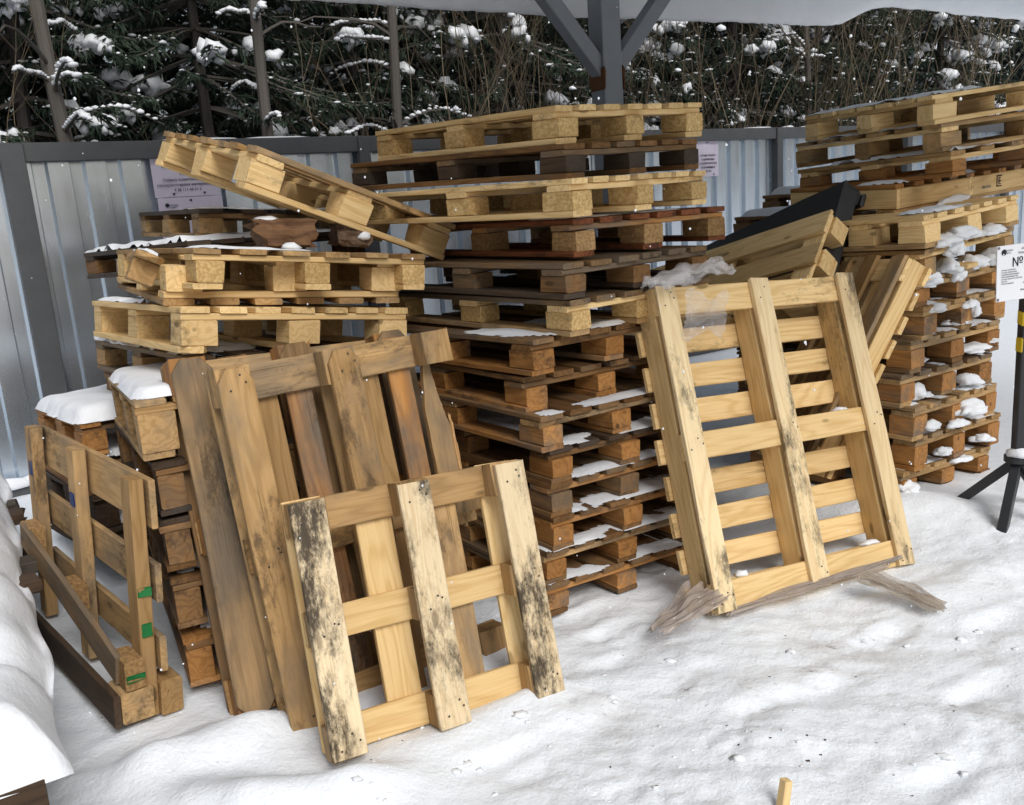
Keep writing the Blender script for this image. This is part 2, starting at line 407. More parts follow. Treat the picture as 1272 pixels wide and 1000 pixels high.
pallet('brown pallet with a snow strip in front, ninth from top of the central stack',(.055,3.775,.648,-1.5,-.3,-53),(1.2,.8,.13),('brown','tan','orange','orange'),nd=6,snow=[(.50,.61,-.4,.4,.008,.25)],group=g)
pallet('dark brown pallet, tenth from the top of the central stack',(.085,3.80,.517,-1.9,-.1,-53.2),(1.2,.8,.13),('dark','brown','brown','orange'),nd=6,snow=[(.47,.61,-.4,.4,.008,.1),(-.5,.3,-.4,-.1,.02,.3)],group=g)
pallet('brown snowy pallet, eleventh from top of the central stack',(.082,3.80,.388,-2.2,0,-54),(1.2,.8,.13),('brown','orange','brown','brown'),nd=6,snow=[(.48,.61,-.4,.4,.008,.15)],group=g)
pallet('brown pallet with broken snowy deck ends, third from bottom of the central stack',(.092,3.79,.260,-2.4,0,-54.6),(1.2,.8,.13),('brown','orange','brown','orange'),nd=6,snow=[(.46,.61,-.4,.4,.010,.25)],group=g)
pallet('brown snow dusted pallet, second from the bottom of the central stack',(.07,3.78,.130,-2.6,0,-55.4),(1.2,.8,.13),('brown','tan','brown','orange'),nd=6,snow=[(.49,.61,-.4,.4,.009,.15)],group=g)
pallet('bottom pallet of the central stack resting on the snow',(.07,3.78,.004,-2.8,0,-56),(1.2,.8,.125),('brown','orange','brown','orange'),nd=6,snow=[(.50,.61,-.4,.4,.009,.15)],group=g)

# left stack --------------------------------------------------------------------
g='pallets of the left stack'
pallet('pale yellow pallet tipped sideways on top of the left stack, one end in the air',(-.911,4.072,1.565,-22.4,8.0,-56.0),(1.2,.9,.16),('tan','fresh','fresh','fresh'),along='y',nd=7,dw=.1,bl=.135,bw=.135,tk=.024,group='leaning and tipped pallets')
pallet('brown pallet with a dark top board lying under the tipped pallet',(-1.282,4.80,1.445,-4.4,.7,-56.7),(1.2,.9,.13),('dark','brown','tan','tan'),nd=5,snow=[(.1,.58,-.4,.4,.015,.2)],group=g)
pallet('dark old pallet under a thin snow cover at the back of the left stack',(-1.40,4.55,1.31,-1,-2.,-46),(1.2,.9,.13),('dark','dark','dark','brown'),nd=6,snow=[(-.6,.5,-.45,.45,.03,.9)],group=g)
pallet('tan pallet lying deck up, nested in an upturned pallet on the left stack',(-1.02,3.81,1.265,-6.6,-.6,-55.6),(1.2,.9,.14),('tan','fresh','fresh','chip'),nd=6,dw=.1,snow=[(.1,.58,-.42,0.,.015,.25)],group=g)
LA=pallet('tan upside down pallet with a broken corner runner on the left stack',(-1.10,3.885,1.222,-6.1,.2,-60.4),(1.2,.9,.165),('tan','fresh','fresh','fresh'),flip=True,nd=6,bl=.13,bw=.13,tk=.024,skids=(-1,0),group=g)
pallet('pale clean pallet with a snowy corner, below the upturned one in the left stack',(-1.127,3.786,1.035,-7.6,-1.6,-52.5),(1.2,.9,.16),('fresh','fresh','fresh','fresh'),nd=7,dw=.1,bl=.12,bw=.13,tk=.024,cut=(1,),snow=[(-.6,.1,-.45,-.2,.02,.7)],group=g)
low=[('greyish pallet with snow lumps, just below the pale pallet of the left stack',GRY),
     ('dark brown pallet with snow pads, lower in the left stack behind the leaning pallets',BRN),
     ('old brown pallet in the shade, middle of the left stack behind the leaning pallets',BRN),
     ('old grey brown pallet in the shade, low in the left stack',GRY),
     ('dark pallet third from the bottom of the left stack',BRN),
     ('dark pallet second from the bottom of the left stack',DRK),
     ('dark pallet at the bottom of the left stack by the fence',DRK)]
for k,(lb,mt) in enumerate(low):
    pallet(lb,(-1.22+RND.uniform(-.03,.03),4.05+RND.uniform(-.03,.03),.87-.143*k,-5+.7*k,-1,-52+RND.uniform(-4,4)),(1.2,.9,.14),mt,nd=5,
        snow=[(-.6,.5,-.45,-.1,.03,.45)] if k<3 else (),clumps=[(-.5,-.42,.15,.1,.05,.035),(-.2,-.43,.15,.11,.05,.03)] if k<2 else (),group=g)

# narrow stack in front of it ------------------------------------------------------
g='pallets of the narrow stack beside the leaning pallets'
mname=[('tan snow topped pallet with thick end block, topmost of the narrow stack',TAN),
  ('brown pallet, second from top of the narrow stack beside the leaning pallets',('dark','brown','dark','brown')),
  ('brown pallet, middle one of the narrow stack beside the leaning pallets',('dark','brown','brown','brown')),
  ('old brown pallet, second from the bottom of the narrow stack',('brown','brown','brown','brown')),
  ('orange brown pallet with thick blocks at the bottom of the narrow stack',('orange','brown','orange','orange'))]
mz=[.815,.64,.46,.27,.07]
for k,(lb,mt) in enumerate(mname):
    h=.194 if k==0 else .178
    pallet(lb,(-1.23+.012*k,3.33,1.55+(mz[k]-1.55)*1.05,0,-3.6+.6*k,-62+RND.uniform(-2,2)*(k>0)),(1.05,.46,h),mt,nd=4,dw=.1,bl=.11,bw=.085 if k else .12,tk=.022,
        snow=[(-.49,.50,-.23,.24,.035,1.0)] if k==0 else [(0.1,.48,-.2,.2,.02,.2)],group=g)

# snowy low stack at far left ---------------------------------------------------------
g='pallets of the low snow capped stack by the fence'
pallet('orange brown pallet under a thick snow cap, top of the low stack by the fence',(-1.60,4.335,.575,-1.5,-2.7,-50.6),(.8,1.2,.144),('orange','orange','orange','orange'),nd=7,dw=.085,
   snow=[(-.42,.42,-.62,.62,.065,1.8)],group=g)
for k,lb in enumerate(('dark brown pallet second in the low stack behind the upright broken pallet','dark pallet second from the bottom of the low stack by the fence','dark pallet at the bottom of the low stack by the fence')):
    pallet(lb,(-1.62,4.34,.415-.15*k,-1,-2,-51+2*k),(.8,1.2,.144),(BRN,DRK,DRK)[k],nd=5,snow=[(-.1,.39,-.55,0,.03,.5)],group=g)

# right stack -----------------------------------------------------------------------------
g='pallets of the snowy right stack'
cl=lambda *a:list(a)
pallet('pale pallet with snow on its board ends, topmost of the right stack',(2.42,4.80,1.795,5,-.1,-70),(.88,1.25,.13),('fresh','fresh','fresh','fresh'),along='y',nd=7,dw=.095,snow=[(-.43,.43,-.62,-.3,.016,.9)],group=g)
pallet('brown pallet with an overhanging cracked board, second from top of the right stack',(2.42,4.90,1.655,4.,-.9,-66),(.95,1.25,.13),('tan','fresh','tan','tan'),along='y',nd=6,snow=[(-.45,.4,-.62,-.2,.016,.8)],group=g)
pallet('thin orange brown pallet with snowy boards, third from top of the right stack',(2.40,4.88,1.53,3.5,-2.,-60),(.9,1.25,.115),('tan','fresh','orange','orange'),nd=6,snow=[(-.3,.45,-.6,.6,.02,.7)],group=g)
R4=pallet('pale closed sided pallet stamped with a black letter E in the right stack',(2.246,4.91,1.385,2.6,.7,-57.4),(.62,1.25,.135),('orange','tan','fresh','fresh'),nd=9,dw=.07,kind='plank',along='x',snow=[(.05,.30,-.6,.1,.02,.7)],clumps=[(.335,-.2,.01,.03,.16,.03)],group=g)
pallet('tan pallet with one bowed board, fifth from the top of the right stack',(1.985,4.37,1.225,3.,-2.5,-54.4),(.62,.85,.14),('fresh','fresh','tan','fresh'),nd=7,dw=.08,bl=.13,bw=.13,snow=[(.1,.30,-.3,.1,.02,.3)],clumps=[(.30,-.12,.02,.07,.10,.045)],group=g)
pallet('yellowish broken pallet heaped with snow, sixth from the top of the right stack',(1.985,4.43,1.08,2.6,-1.5,-52.7),(.66,.88,.14),('tan','fresh','fresh','tan'),nd=6,noblocks=((1,0),),snow=[(.1,.33,-.4,.4,.02,.3)],
    clumps=[(.30,-.24,.145,.09,.09,.05),(.33,-.17,.10,.045,.06,.065),(.29,.0,.145,.08,.14,.035),(.30,.24,.14,.07,.12,.04)],group=g)
rn=[('brown pallet carrying snow mounds, seventh from the top of the right stack',('tan','tan','brown','orange'),[(.56,-.38,.14,.1,.10,.07),(.58,-.3,.1,.07,.07,.06),(.58,-.1,.14,.07,.06,.06),(.59,-.06,.10,.05,.045,.06),(.58,.12,.14,.07,.08,.055),(.58,.33,.14,.07,.06,.07)]),
 ('grey brown pallet with a curled snow lump, eighth from top of the right stack',('tan','tan','tan','orange'),[(.58,-.28,.13,.06,.07,.03),(.60,.02,.11,.035,.06,.03),(.605,.07,.075,.03,.035,.06),(.54,0,.03,.06,.08,.03)]),
 ('brown pallet with a snow pillow between blocks, ninth from top of the right stack',('tan','tan','brown','orange'),[(.56,.2,.03,.08,.12,.03),(.57,.36,.05,.06,.05,.02),(.5,-.2,.02,.06,.08,.02)]),
 ('grey brown pallet with snow in its openings, fourth from bottom of the right stack',('grey','tan','tan','orange'),[(.58,-.25,.035,.05,.055,.065),(.58,.22,.03,.06,.07,.05),(.56,-.18,.02,.05,.08,.02)]),
 ('tan pallet with a large oval snow cake, third from bottom of the right stack',('tan','tan','tan','orange'),[(.59,-.24,.04,.045,.07,.04),(.61,.12,.07,.055,.14,.055),(.61,-.02,.02,.035,.08,.03)]),
 ('brown pallet with small snow lumps, second from the bottom of the right stack',('tan','tan','orange','orange'),[(.58,-.12,.04,.04,.06,.03),(.58,.27,.04,.05,.07,.03)]),
 ('brown pallet at the bottom of the right stack half sunk in snow',('tan','tan','brown','orange'),[(.6,-.36,.05,.05,.06,.05),(.6,.1,.12,.04,.09,.025)])]
zs=[.947,.79,.634,.478,.316,.152,.006]; hs_=[.128,.156,.155,.155,.161,.163,.145]
for k,(lb,mt,c) in enumerate(rn):
    c=[(q[0]-.15,)+tuple(q[1:]) for q in c]
    dx,dy,dw_=[(0,0,0),(.03,.02,1.5),(-.01,0,-.5),(-.05,-.01,-1),(-.02,-.03,1),(.02,.01,0),(-.03,0,-1)][k]
    pallet(lb,(1.902+dx,4.573+dy,zs[k],.6-.65*k,-.3+RND.uniform(-.5,.5),-54+dw_),(.9,.82,hs_[k]-.002),mt,nd=6,bl=.12,bw=.12,tk=.023,snow=[(.2,.45,-.37,.37,.014,.10)],clumps=c,group=g)

# small stack seen between central and right stacks ----------------------------------------
g='pallets of the far stack between the central and right stacks'
for k in range(11):
    pallet('snow capped pallet on top of the far stack behind the black slab' if k==0 else
      ('snowy second pallet of the far stack behind the black slab' if k==1 else 'brown pallet inside the far stack hidden behind the black slab'),
      (2.25+(.0 if k else .2),6.02,1.325-.13*k,0,0,-52+k*1.3),(1.1,.8,.125),BRN,nd=5,snow=[(-.53,.53,-.4,.4,.05,1.5)] if k<2 else (),group=g)

# leaning pallets ---------------------------------------------------------------------------
g='leaning and tipped pallets'
E_=pallet('large new pine pallet leaning with its black stained runners facing out',(1.080,3.366,.592,7.8,-109.8,-72.5),(1.225,1.03,.172),('fresh','fresh','freshspot','fresh'),
    nd=9,dw=.094,kind='solid',deckdir='y',nails=True,group=g)
B1=pallet('weathered brown pallet with a splintered right edge leaning second in the left row',(-.461,2.756,.545,-7,-100.9,-50.3),(1.183,.817,.152),('tan','tan','tan','tan'),alt={2:'rust',5:'orange',1:'tan'},nd=7,dw=.09,bl=.115,bw=.11,sw=.108,skids=(-1,0),cut=(1,),nodeck=(6,),nails=True,group=g)
G1=pallet('dark brown pallet with rounded corners leaning at the back of the left row',(-.646,2.919,.558,5,-107.7,-61.7),(1.172,.858,.148),('brown','tan','olive','orange'),nd=5,dw=.1,sw=.13,bl=.12,bw=.12,cut=(1,-1),group=g)
A1=pallet('small square pallet with black mould spots leaning in front of the left row',(-.272,2.476,.391,3.2,-106.3,-66.6),(.743,.749,.142),('fresh','tan','freshdirty','tan'),crossm=('fresh','fresh','tan'),alt={2:'tan'},nd=4,dw=.12,bl=.10,bw=.105,sw=.10,cw=.1,nails=True,group=g)
pallet('greenish yellow pallet tipped on its side behind the large leaning pallet',(1.154,4.50,.983,46.5,-14.2,-55),(1.21,.5,.144),('fresh','fresh','fresh','fresh'),nd=3,dw=.125,group=g)
pallet('narrow pale pallet standing slanted between the large leaning pallet and right stack',(1.408,3.94,.761,-9.1,-122.2,-159),(1.0,.5,.14),('fresh','fresh','tan','fresh'),nd=9,dw=.085,kind='solid',deckdir='y',group=g)

# broken pallet standing on edge at the left
D1=thing('broken_pallet','broken pallet standing on edge with green and blue paint marks','pallet',(-1.625,3.07,0,-5,.5,-48.5),g)
rd=random.Random(91)
m=MB()
for z,h in ((.70,.16),(.44,.13),(.20,.12)): board(m,(0,.045,z),(1.18,.02,h),'x',rd)
m.build('deck',W['tan'],D1)
for x in (.54,-.02,-.55):
    m=MB(); board(m,(x,.0,.39),(.085,.045,.79),'z',rd); m.build('upright_board',W['tan'],D1)
m=MB(); board(m,(.05,-.115,.055),(1.1,.022,.11),'x',rd); m.build('skid_board',W['dark'],D1)
m=MB(); board(m,(.03,0,0),(1.06,.02,.10),'x',rd); o=m.build('skid_board',W['grey'],D1); o.location=(.0,-.085,.275); o.rotation_euler=(0,D(11),0)
for x,z,s in ((.545,.165,.1),(0.02,.26,.1),(-.47,.36,.1)):
    m=MB(); board(m,(x,-.054,z),(.12,.062,s),'x',rd,seg=1,ch=.005); m.build('block',W['chiptan'],D1)
m=MB(); board(m,(.54,-.05,.055),(.12,.10,.105),'x',rd,seg=1,ch=.006); m.build('block',W['tan'],D1)
m=MB(); board(m,(.55,.06,.05),(.1,.07,.12),'x',rd,seg=1,ch=.006); m.build('block',W['tan'],D1)
def paint(x,y,z,sx,sy,sz,mt,par,name='paint_mark'):
    q=MB(); board(q,(x,y,z),(sx,sy,sz),'x',rd,ch=.0008,seg=2,rag=.006,jit=.0015); return q.build(name,mt,par)
paint(.607,-.052,.152,.003,.058,.022,GREEN,D1)
paint(.5845,.0,.42,.003,.042,.03,GREEN,D1); paint(.5845,.0,.29,.003,.03,.045,GREEN,D1)
paint(-.02,-.0235,.60,.05,.003,.05,BLUE,D1); paint(-.55,-.0235,.62,.05,.003,.06,BLUE,D1)

# broken runner piece of the upturned pallet, loose chunks of log
def at(p): return p
m=MB(); board(m,(0,0,0),(.34,.1,.024),'x',rd,rag=.012,cut=(1,)); board(m,(.05,0,-.055),(.11,.09,.08),'x',rd,seg=1)
o=m.build('broken_board',W['tan']); o.location=(-1.315,3.36,1.425); o.rotation_euler=(D(-28),D(-4),D(-62)); tag(o,'broken runner with its block, tilted at the corner of the upturned pallet','board')
s=MB(); sheet_snow(s,-.12,.14,-.04,.045,.013,.02,77,1.2); so=s.build('snow',SNOW,o,None,True)
def chunk(label,loc,size,rot,seed,snowy):
    r=random.Random(seed); m=MB(); vs=[];gc=[];fs=[]; n=26; seg=8
    for k in range(seg+1):
        for q in range(n):
            a=2*PI*q/n; rr=1+.30*noise.noise(Vector((math.cos(a)*1.3,math.sin(a)*1.3,seed+k*.35)))+.16*noise.noise(Vector((math.cos(a)*4,math.sin(a)*4,seed+k*.2)))+r.uniform(-.05,.05)
            y=math.cos(a)*rr; z=max(-.62,math.sin(a)*rr); z=min(z,.75)
            x=-.5+k/seg+(r.uniform(-.14,.14) if k in(0,seg) else 0)
            vs.append((x*size[0],y*size[1]*.5,z*size[2]*.5)); gc.append((x*size[0]+seed,y*.06,z*.06))
        if k:
            for q in range(n): w=(q+1)%n; fs.append(((k-1)*n+q,(k-1)*n+w,k*n+w,k*n+q))
    fs.append(tuple(range(n-1,-1,-1))); fs.append(tuple(seg*n+q for q in range(n)))
    m.add(vs,fs,gc,.4); o=m.build('log_chunk',W['bark']); o.location=loc; o.rotation_euler=[D(a) for a in rot]; tag(o,label,'log','chunks of rotten log on the left stack')
    s=MB()
    for c in snowy: lump(s,c[:3],c[3:],seed,.3,2,.5)
    s.build('snow',SNOW,o,None,True)
chunk('long split chunk of rotten log with a torn pale end lying on the left stack',(-.83,3.50,1.475),(.22,.16,.16),(0,4,30),3,[(-.06,.0,.055,.05,.05,.014),(.0,-.09,-.05,.035,.03,.02)])
chunk('small reddish chunk of rotten log with snow on its side under the tipped pallet',(-.60,3.66,1.445),(.12,.14,.13),(0,8,30),9,[(.03,-.06,.0,.03,.025,.026)])

# black plastic slab behind the tipped pallet
bp=thing('plastic_pallet','black plastic pallet slanting up behind the greenish yellow tipped pallet','plastic pallet',(1.375,4.69,.96,57.8,-16.5,-66.4),g)
m=MB(); board(m,(0,.1,.135),(1.2,.6,.03),'x',rd,ch=.01,seg=4); m.build('deck',PLASTIC,bp)
for y in (-.16,.1,.36):
    m=MB(); board(m,(0,y,.012),(1.18,.07,.024),'x',rd,ch=.008); m.build('skid_rail',PLASTIC,bp)
    for x in (-.52,0,.52):
        m=MB(); board(m,(x,y,.072),(.12,.07,.094),'x',rd,seg=1,ch=.01); m.build('foot',PLASTIC,bp)
m=MB()
for y in (-.185,.385): board(m,(0,y,.085),(1.19,.015,.07),'x',rd,ch=.004)
for x in (-.59,.59): board(m,(x,.1,.085),(.015,.55,.07),'y',rd,ch=.004)
m.build('rim',PLASTIC,bp)

# E stamp of the closed sided pallet
def text(body,size,mat,name,parent,mtx,align='LEFT',ext=.0006):
    cu=bpy.data.curves.new(name,'FONT'); cu.body=body; cu.size=size; cu.extrude=ext; cu.align_x=align; cu.resolution_u=2
    ob=bpy.data.objects.new(name+'_src',cu); COL.objects.link(ob)
    dg=bpy.context.evaluated_depsgraph_get(); me=bpy.data.meshes.new_from_object(ob.evaluated_get(dg)); me.name=name
    bpy.data.objects.remove(ob); bpy.data.curves.remove(cu)
    me.materials.clear(); me.materials.append(mat)
    o=bpy.data.objects.new(name,me); COL.objects.link(o); o.parent=parent; o.matrix_local=mtx
    return o
# text plane facing +x of the pallet: text x -> local y, text y -> local z
FX=Matrix(((0,0,1,0),(1,0,0,0),(0,1,0,0),(0,0,0,1)))
m=MB()
for (y,z,sy,sz) in ((.26,.098,.05,.006),(.26,.046,.05,.006),(.238,.072,.006,.058),(.262,.072,.022,.006)): board(m,(.3115,y,z),(.002,sy,sz),'y' if sy>sz else 'z',rd,ch=.0004,seg=1,rag=.001,jit=.0005)
m.build('stamp',INK,R4)
text('E',.05,INK,'stamp_letter',R4,Matrix.Translation((.3125,.25,.055))@FX)
text('000172016',.018,INKG,'stamp_number',R4,Matrix.Translation((.3125,.1,.045))@FX)

# splintered right edge on the brown leaning pallet: torn pale wood on its outer deck board
m=MB(); r=random.Random(5); vs=[];gc=[];fs=[]; n=60
def torn(x):   # inner broken outline: thin spike at the top, wide again below
    u=(.50-x)/.62
    b=.300+.03*max(0,1-u*4)+.004*noise.noise(Vector((u*7,8,2)))
    a=.350+.045*max(0,min(1,(u-.10)*2.2))+.007*noise.noise(Vector((u*6,3,1)))+.006*abs(noise.noise(Vector((u*38,3,1))))-.045*math.exp(-((u-.80)/.05)**2)+.02*max(0,min(1,(u-.84)*9))
    return b,max(a,b+.006)
for k in range(n+1):
    x=.515-.62*k/n; b,a=torn(x)
    for z in (.107,.131): vs+= [(x,b,z),(x,a,z)]; gc+=[(x,b,z),(x,a,z)]
    if k:
        p=(k-1)*4;q=k*4
        fs+=[(p,q,q+1,p+1),(p+2,p+3,q+3,q+2),(p,p+2,q+2,q),(p+1,q+1,q+3,p+3)]
m.add(vs,fs,gc,.6); m.build('splintered_board',W['tan'],B1)
m=MB()
for k in range(9): board(m,(.20-.016*k,.388+.002*(k%3),.106),(.16-.012*k,.006+.003*(k%2),.004),'x',r,ch=.001,seg=3,rag=.02,jit=.002)
m.build('torn_wood',W['splinter'],B1)

# snow lying on ledges of leaning pallets
m=MB(); lump(m,(-.50,-.33,.05),(.014,.03,.02),3,.6); lump(m,(-.50,.34,.06),(.013,.05,.022),5,.6); lump(m,(.055,.33,.06),(.010,.04,.02),6,.6); m.build('snow',SNOW,E_,None,True)
m=MB()
sheet_snow(m,-.40,.52,-.408,-.390,.0225,.010,31,.12,.012,.008,0)
m.build('snow',SNOW,B1,None,True)

# ------------------------------------------------------------------ ground
def bell(x,y,cx,cy,rx,ry,rot=0):
    c,s_=math.cos(rot),math.sin(rot); dx,dy=x-cx,y-cy
    u=(dx*c+dy*s_)/rx; v=(-dx*s_+dy*c)/ry
    return math.exp(-(u*u+v*v))
def gz(x,y):
    v=Vector((x,y,0))
    h=.024*noise.noise(v*.9+Vector((3,1,0)))+.013*noise.noise(v*2.3+Vector((7,2,0)))
    near=1/(1+math.exp((y-8)*2))
    wx=1/(1+math.exp(-(x+.1)*6))*1/(1+math.exp((y-3.6)*5))        # trodden part
    h+=.009*noise.noise(v*5.3)*near
    t=noise.noise(Vector((x*3.4-y*1.2,y*8.+x*2.,4.)))
    cr=max(0,noise.noise(v*2.1+Vector((5,5,0)))+.25)
    rg=(1-abs(noise.noise(Vector((x*5.5,y*9,2.2)))))**3
    h+=wx*(.006*t+.006*rg+.006*noise.noise(v*14)+cr*(.016*noise.noise(v*20)+.016*abs(noise.noise(v*33))+.008*noise.noise(v*55)))
    h+=(1-wx)*near*.006*noise.noise(v*11)
    # ridges of soft snow in the left foreground
    h+=.085*bell(x,y,-.72,2.12,.30,.10,-.15)+.06*bell(x,y,-.98,2.40,.22,.09,.25)+.05*bell(x,y,-.45,2.16,.13,.07,.1)
    h+=.05*bell(x,y,-.85,2.52,.16,.07,.2)+.045*bell(x,y,-1.15,2.32,.10,.09)
    h+=.05*bell(x,y,.0,2.55,.22,.06,.45)*.6
    h+=.035*bell(x,y,-.25,2.36,.5,.12,.46)
    h-=.02*bell(x,y,-1.1,3.0,.4,.5)
    h+=.05*bell(x,y,2.1,3.9,.6,.4)+.03*bell(x,y,1.75,3.2,.5,.12,.5)+.05*bell(x,y,1.75,3.95,.25,.2)
    h+=.09*bell(x,y,-2.7,4.7,.8,.5)
    # sunken footprints along the trodden way
    for fx,fy in FOOT: 
        if abs(x-fx)<.3 and abs(y-fy)<.3: h+=-.018*bell(x,y,fx,fy,.12,.05,.5)+.008*bell(x,y,fx,fy+.08,.14,.03,.5)
    return h-.012
rf=random.Random(21)
FOOT=[(rf.uniform(-.1,2.2),rf.uniform(1.7,3.2)) for _ in range(26)]
def axis(a,b,st,far,n):
    c=[a+(b-a)*k/int((b-a)/st) for k in range(int((b-a)/st)+1)]
    lo=[a-(far*((k/n)**2.2)) for k in range(n,0,-1)]; hi=[b+(far*((k/n)**2.2)) for k in range(1,n+1)]
    return lo+c+hi
xs=axis(-1.5,2.6,.0155,90,34); ys=axis(1.6,4.2,.0155,90,34)
vs=[(x,y,gz(x,y)) for x in xs for y in ys]; ny=len(ys)
fs=[(i*ny+j,(i+1)*ny+j,(i+1)*ny+j+1,i*ny+j+1) for i in range(len(xs)-1) for j in range(ny-1)]
m=MB(); m.add(vs,fs); tag(m.build('snowy_ground',GROUND,None,None,True),'trampled snow covering the yard','snow',None,'structure')

# ------------------------------------------------------------------ fence
fence=thing('metal_fence','corrugated galvanised sheet fence with dark grey rails behind the stacks','fence',(-2.72,5.17,0,0,0,34.72))
def sheet(x0,x1,name,par,z0,z1,y,mat,per=.2):
    pr=[(0,0),(.112,0),(.124,.042),(.188,.042),(.2,0)]
    pts=[]; x=x0
    while x<x1:
        for px,py in pr[:-1]:
            if x+px<=x1: pts.append((x+px,y+py))
        x+=per
    pts.append((x1,y))
    v=[];f=[]; zs_=[z0+(z1-z0)*k/3 for k in range(4)]
    for z in zs_: v+=[(a,b,z) for a,b in pts]
    n=len(pts)
    for k in range(3):
        for i in range(n-1): f.append((k*n+i,k*n+i+1,(k+1)*n+i+1,(k+1)*n+i))
    q=MB(); q.add(v,f); o=q.build(name,mat,par)
    md=o.modifiers.new('thick','SOLIDIFY'); md.thickness=.0012; md.offset=1
    return o
rz=random.Random(4)
posts=[-4.4,-2.2,.045,2.2,4.43,6.63,8.85,11.05,13.25]
for k in range(len(posts)-1):
    a,b=posts[k],posts[k+1]
    sheet(a-.02 if k else a,b+.02,'sheet_panel',fence,-.16,1.95,.03+.004*(k%2),GALV)
    q=MB(); board(q,((a+b)/2,-.002,1.985),(b-a,.06,.105),'x',rz,ch=.004,seg=3,jit=.0006); q.build('top_rail',RAIL,fence)
    q=MB(); board(q,((a+b)/2,-.002,.055),(b-a,.06,.11),'x',rz,ch=.004,seg=3,jit=.0006); q.build('bottom_rail',RAIL,fence)
for k,a in enumerate(posts):
    q=MB(); w=.125 if k==2 else .085
    board(q,(a,-.012,.93),(w,.075,2.2),'z',rz,ch=.004,seg=4,jit=.0006); q.build('post',RAIL,fence)
q=MB()
for k in range(40):
    x=-4.3+k*.25+rz.uniform(-.05,.05); lump(q,(x,-.015,.115),(.16,.045,.05+rz.uniform(0,.05)),k,.3,2,.7)
for k in range(24):
    if k%3!=1: x=-4.+k*.62+rz.uniform(-.2,.2); lump(q,(x,.0,2.036),(.25,.03,.012),k+50,.3,2,.6)
q.build('snow',SNOW,fence,None,True)

def notice(label,s_,z,w,h,lines,tilt=0,y=-.004):
    t=thing('notice',label,'notice',(-2.72,5.17,0,0,0,34.72)); R=t.rotation_euler.to_matrix()
    t.location=Vector((-2.72,5.17,0))+R@Vector((s_,y,z))
    q=MB(); nx=6; v=[];f=[]
    for i in range(nx+1):
        for j in range(5):
            x=w*i/nx;zz=h*j/4; v.append((x,.004*math.sin(i*1.1+j*.7)-.002,zz))
    for i in range(nx):
        for j in range(4): f.append((i*5+j,(i+1)*5+j,(i+1)*5+j+1,i*5+j+1))
    q.add(v,f); o=q.build('sheet',PAPER,t); md=o.modifiers.new('t','SOLIDIFY'); md.thickness=.001
    TX=Matrix(((1,0,0,0),(0,0,-1,0),(0,1,0,0),(0,0,0,1)))
    for (x,zz,size,body,al) in lines: text(body,size,INK,'print',t,Matrix.Translation((x,-.009,zz))@TX,al)
    q=MB()
    for (x,zz) in ((w*.28,.018),(w*.75,.018),(w*.5,h-.02)):
        board(q,(x,-.009,zz),(.012,.004,.012),'x',rz,ch=.002,seg=1,jit=0)
    q.build('screw_heads',BLACK,t)
    return t
notice('lilac paper notice with waste code text on the fence behind the tipped pallet',.78,1.70,.40,.31,
  [(.2,.175,.024,'основе (кроме изделий)','CENTER'),(.03,.285,.03,'●','LEFT'),(.2,.130,.022,'4 34 420','CENTER'),(.2,.095,.024,'Плёнка полиэтиленовая,','CENTER'),(.2,.065,.024,'лакокрасочными материалами','CENTER'),(.2,.034,.024,'4 38 111 44 51 3','CENTER')])
notice('lower lilac notice with a small round emblem, partly hidden by a brown pallet',.79,1.385,.395,.312,
  [(.035,.255,.034,'●','LEFT'),(.065,.262,.012,'СЛУЖБА','LEFT'),(.065,.248,.012,'УЧЁТА','LEFT'),(.06,.20,.024,'Отходы упаковки','LEFT')],y=-.007)
notice('small lilac notice with printed lines on the fence right of the central stack',5.50,1.62,.30,.32,
  [(.15,.18,.028,'отходы бумаги','CENTER'),(.15,.145,.028,'и древесины','CENTER'),(.15,.11,.028,'потребительские','CENTER'),(.15,.075,.028,'загрязнённые','CENTER'),(.15,.04,.026,'4 05 811','CENTER')])

# ------------------------------------------------------------------ canopy
cnp=thing('canopy','snow loaded metal canopy on a grey forked steel post','canopy',(.9,6.05,0,0,0,31.79))
RC=cnp.rotation_euler.to_matrix()
def loc(p): return RC.inverted()@(Vector(p)-cnp.location)
pl=loc((.66,5.30,0)); px_,py_=pl.x,pl.y
q=MB(); board(q,(px_,py_,1.3),(.13,.13,2.9),'z',rz,ch=.006,seg=3,jit=.0005,rag=0); q.build('post',STEEL,cnp)
for sg in (-1,1):
    q=MB(); board(q,(0,0,0),(.085,.085,1.0),'z',rz,ch=.005,seg=2,jit=.0005,rag=0); o=q.build('brace',STEEL,cnp)
    o.location=(px_+sg*.345,py_,2.53); o.rotation_euler=(0,D(43)*sg,0)
    q=MB(); board(q,(px_+sg*.068,py_-.005,2.16),(.012,.135,.11),'z',rz,ch=.003,seg=2,rag=.02,jit=.004); q.build('rust_stain',RUST,cnp)
for sg in (0,):
    q=MB(); board(q,(2.0,py_,2.93),(11,.12,.14),'x',rz,ch=.006,seg=4,jit=.0005); q.build('beam',STEEL,cnp)
for a_,b_,dp in ((-2.6,2.05,4.6),(2.07,7.6,1.1)):  # left span stretched toward the camera, out of view, to shade the stacks
    o=sheet(a_,b_,'roof_sheet',cnp,0,dp,0,ROOF,.2); o.location=(0,-dp+.03,3.05+.035*dp); o.rotation_euler=(D(-92),0,0)
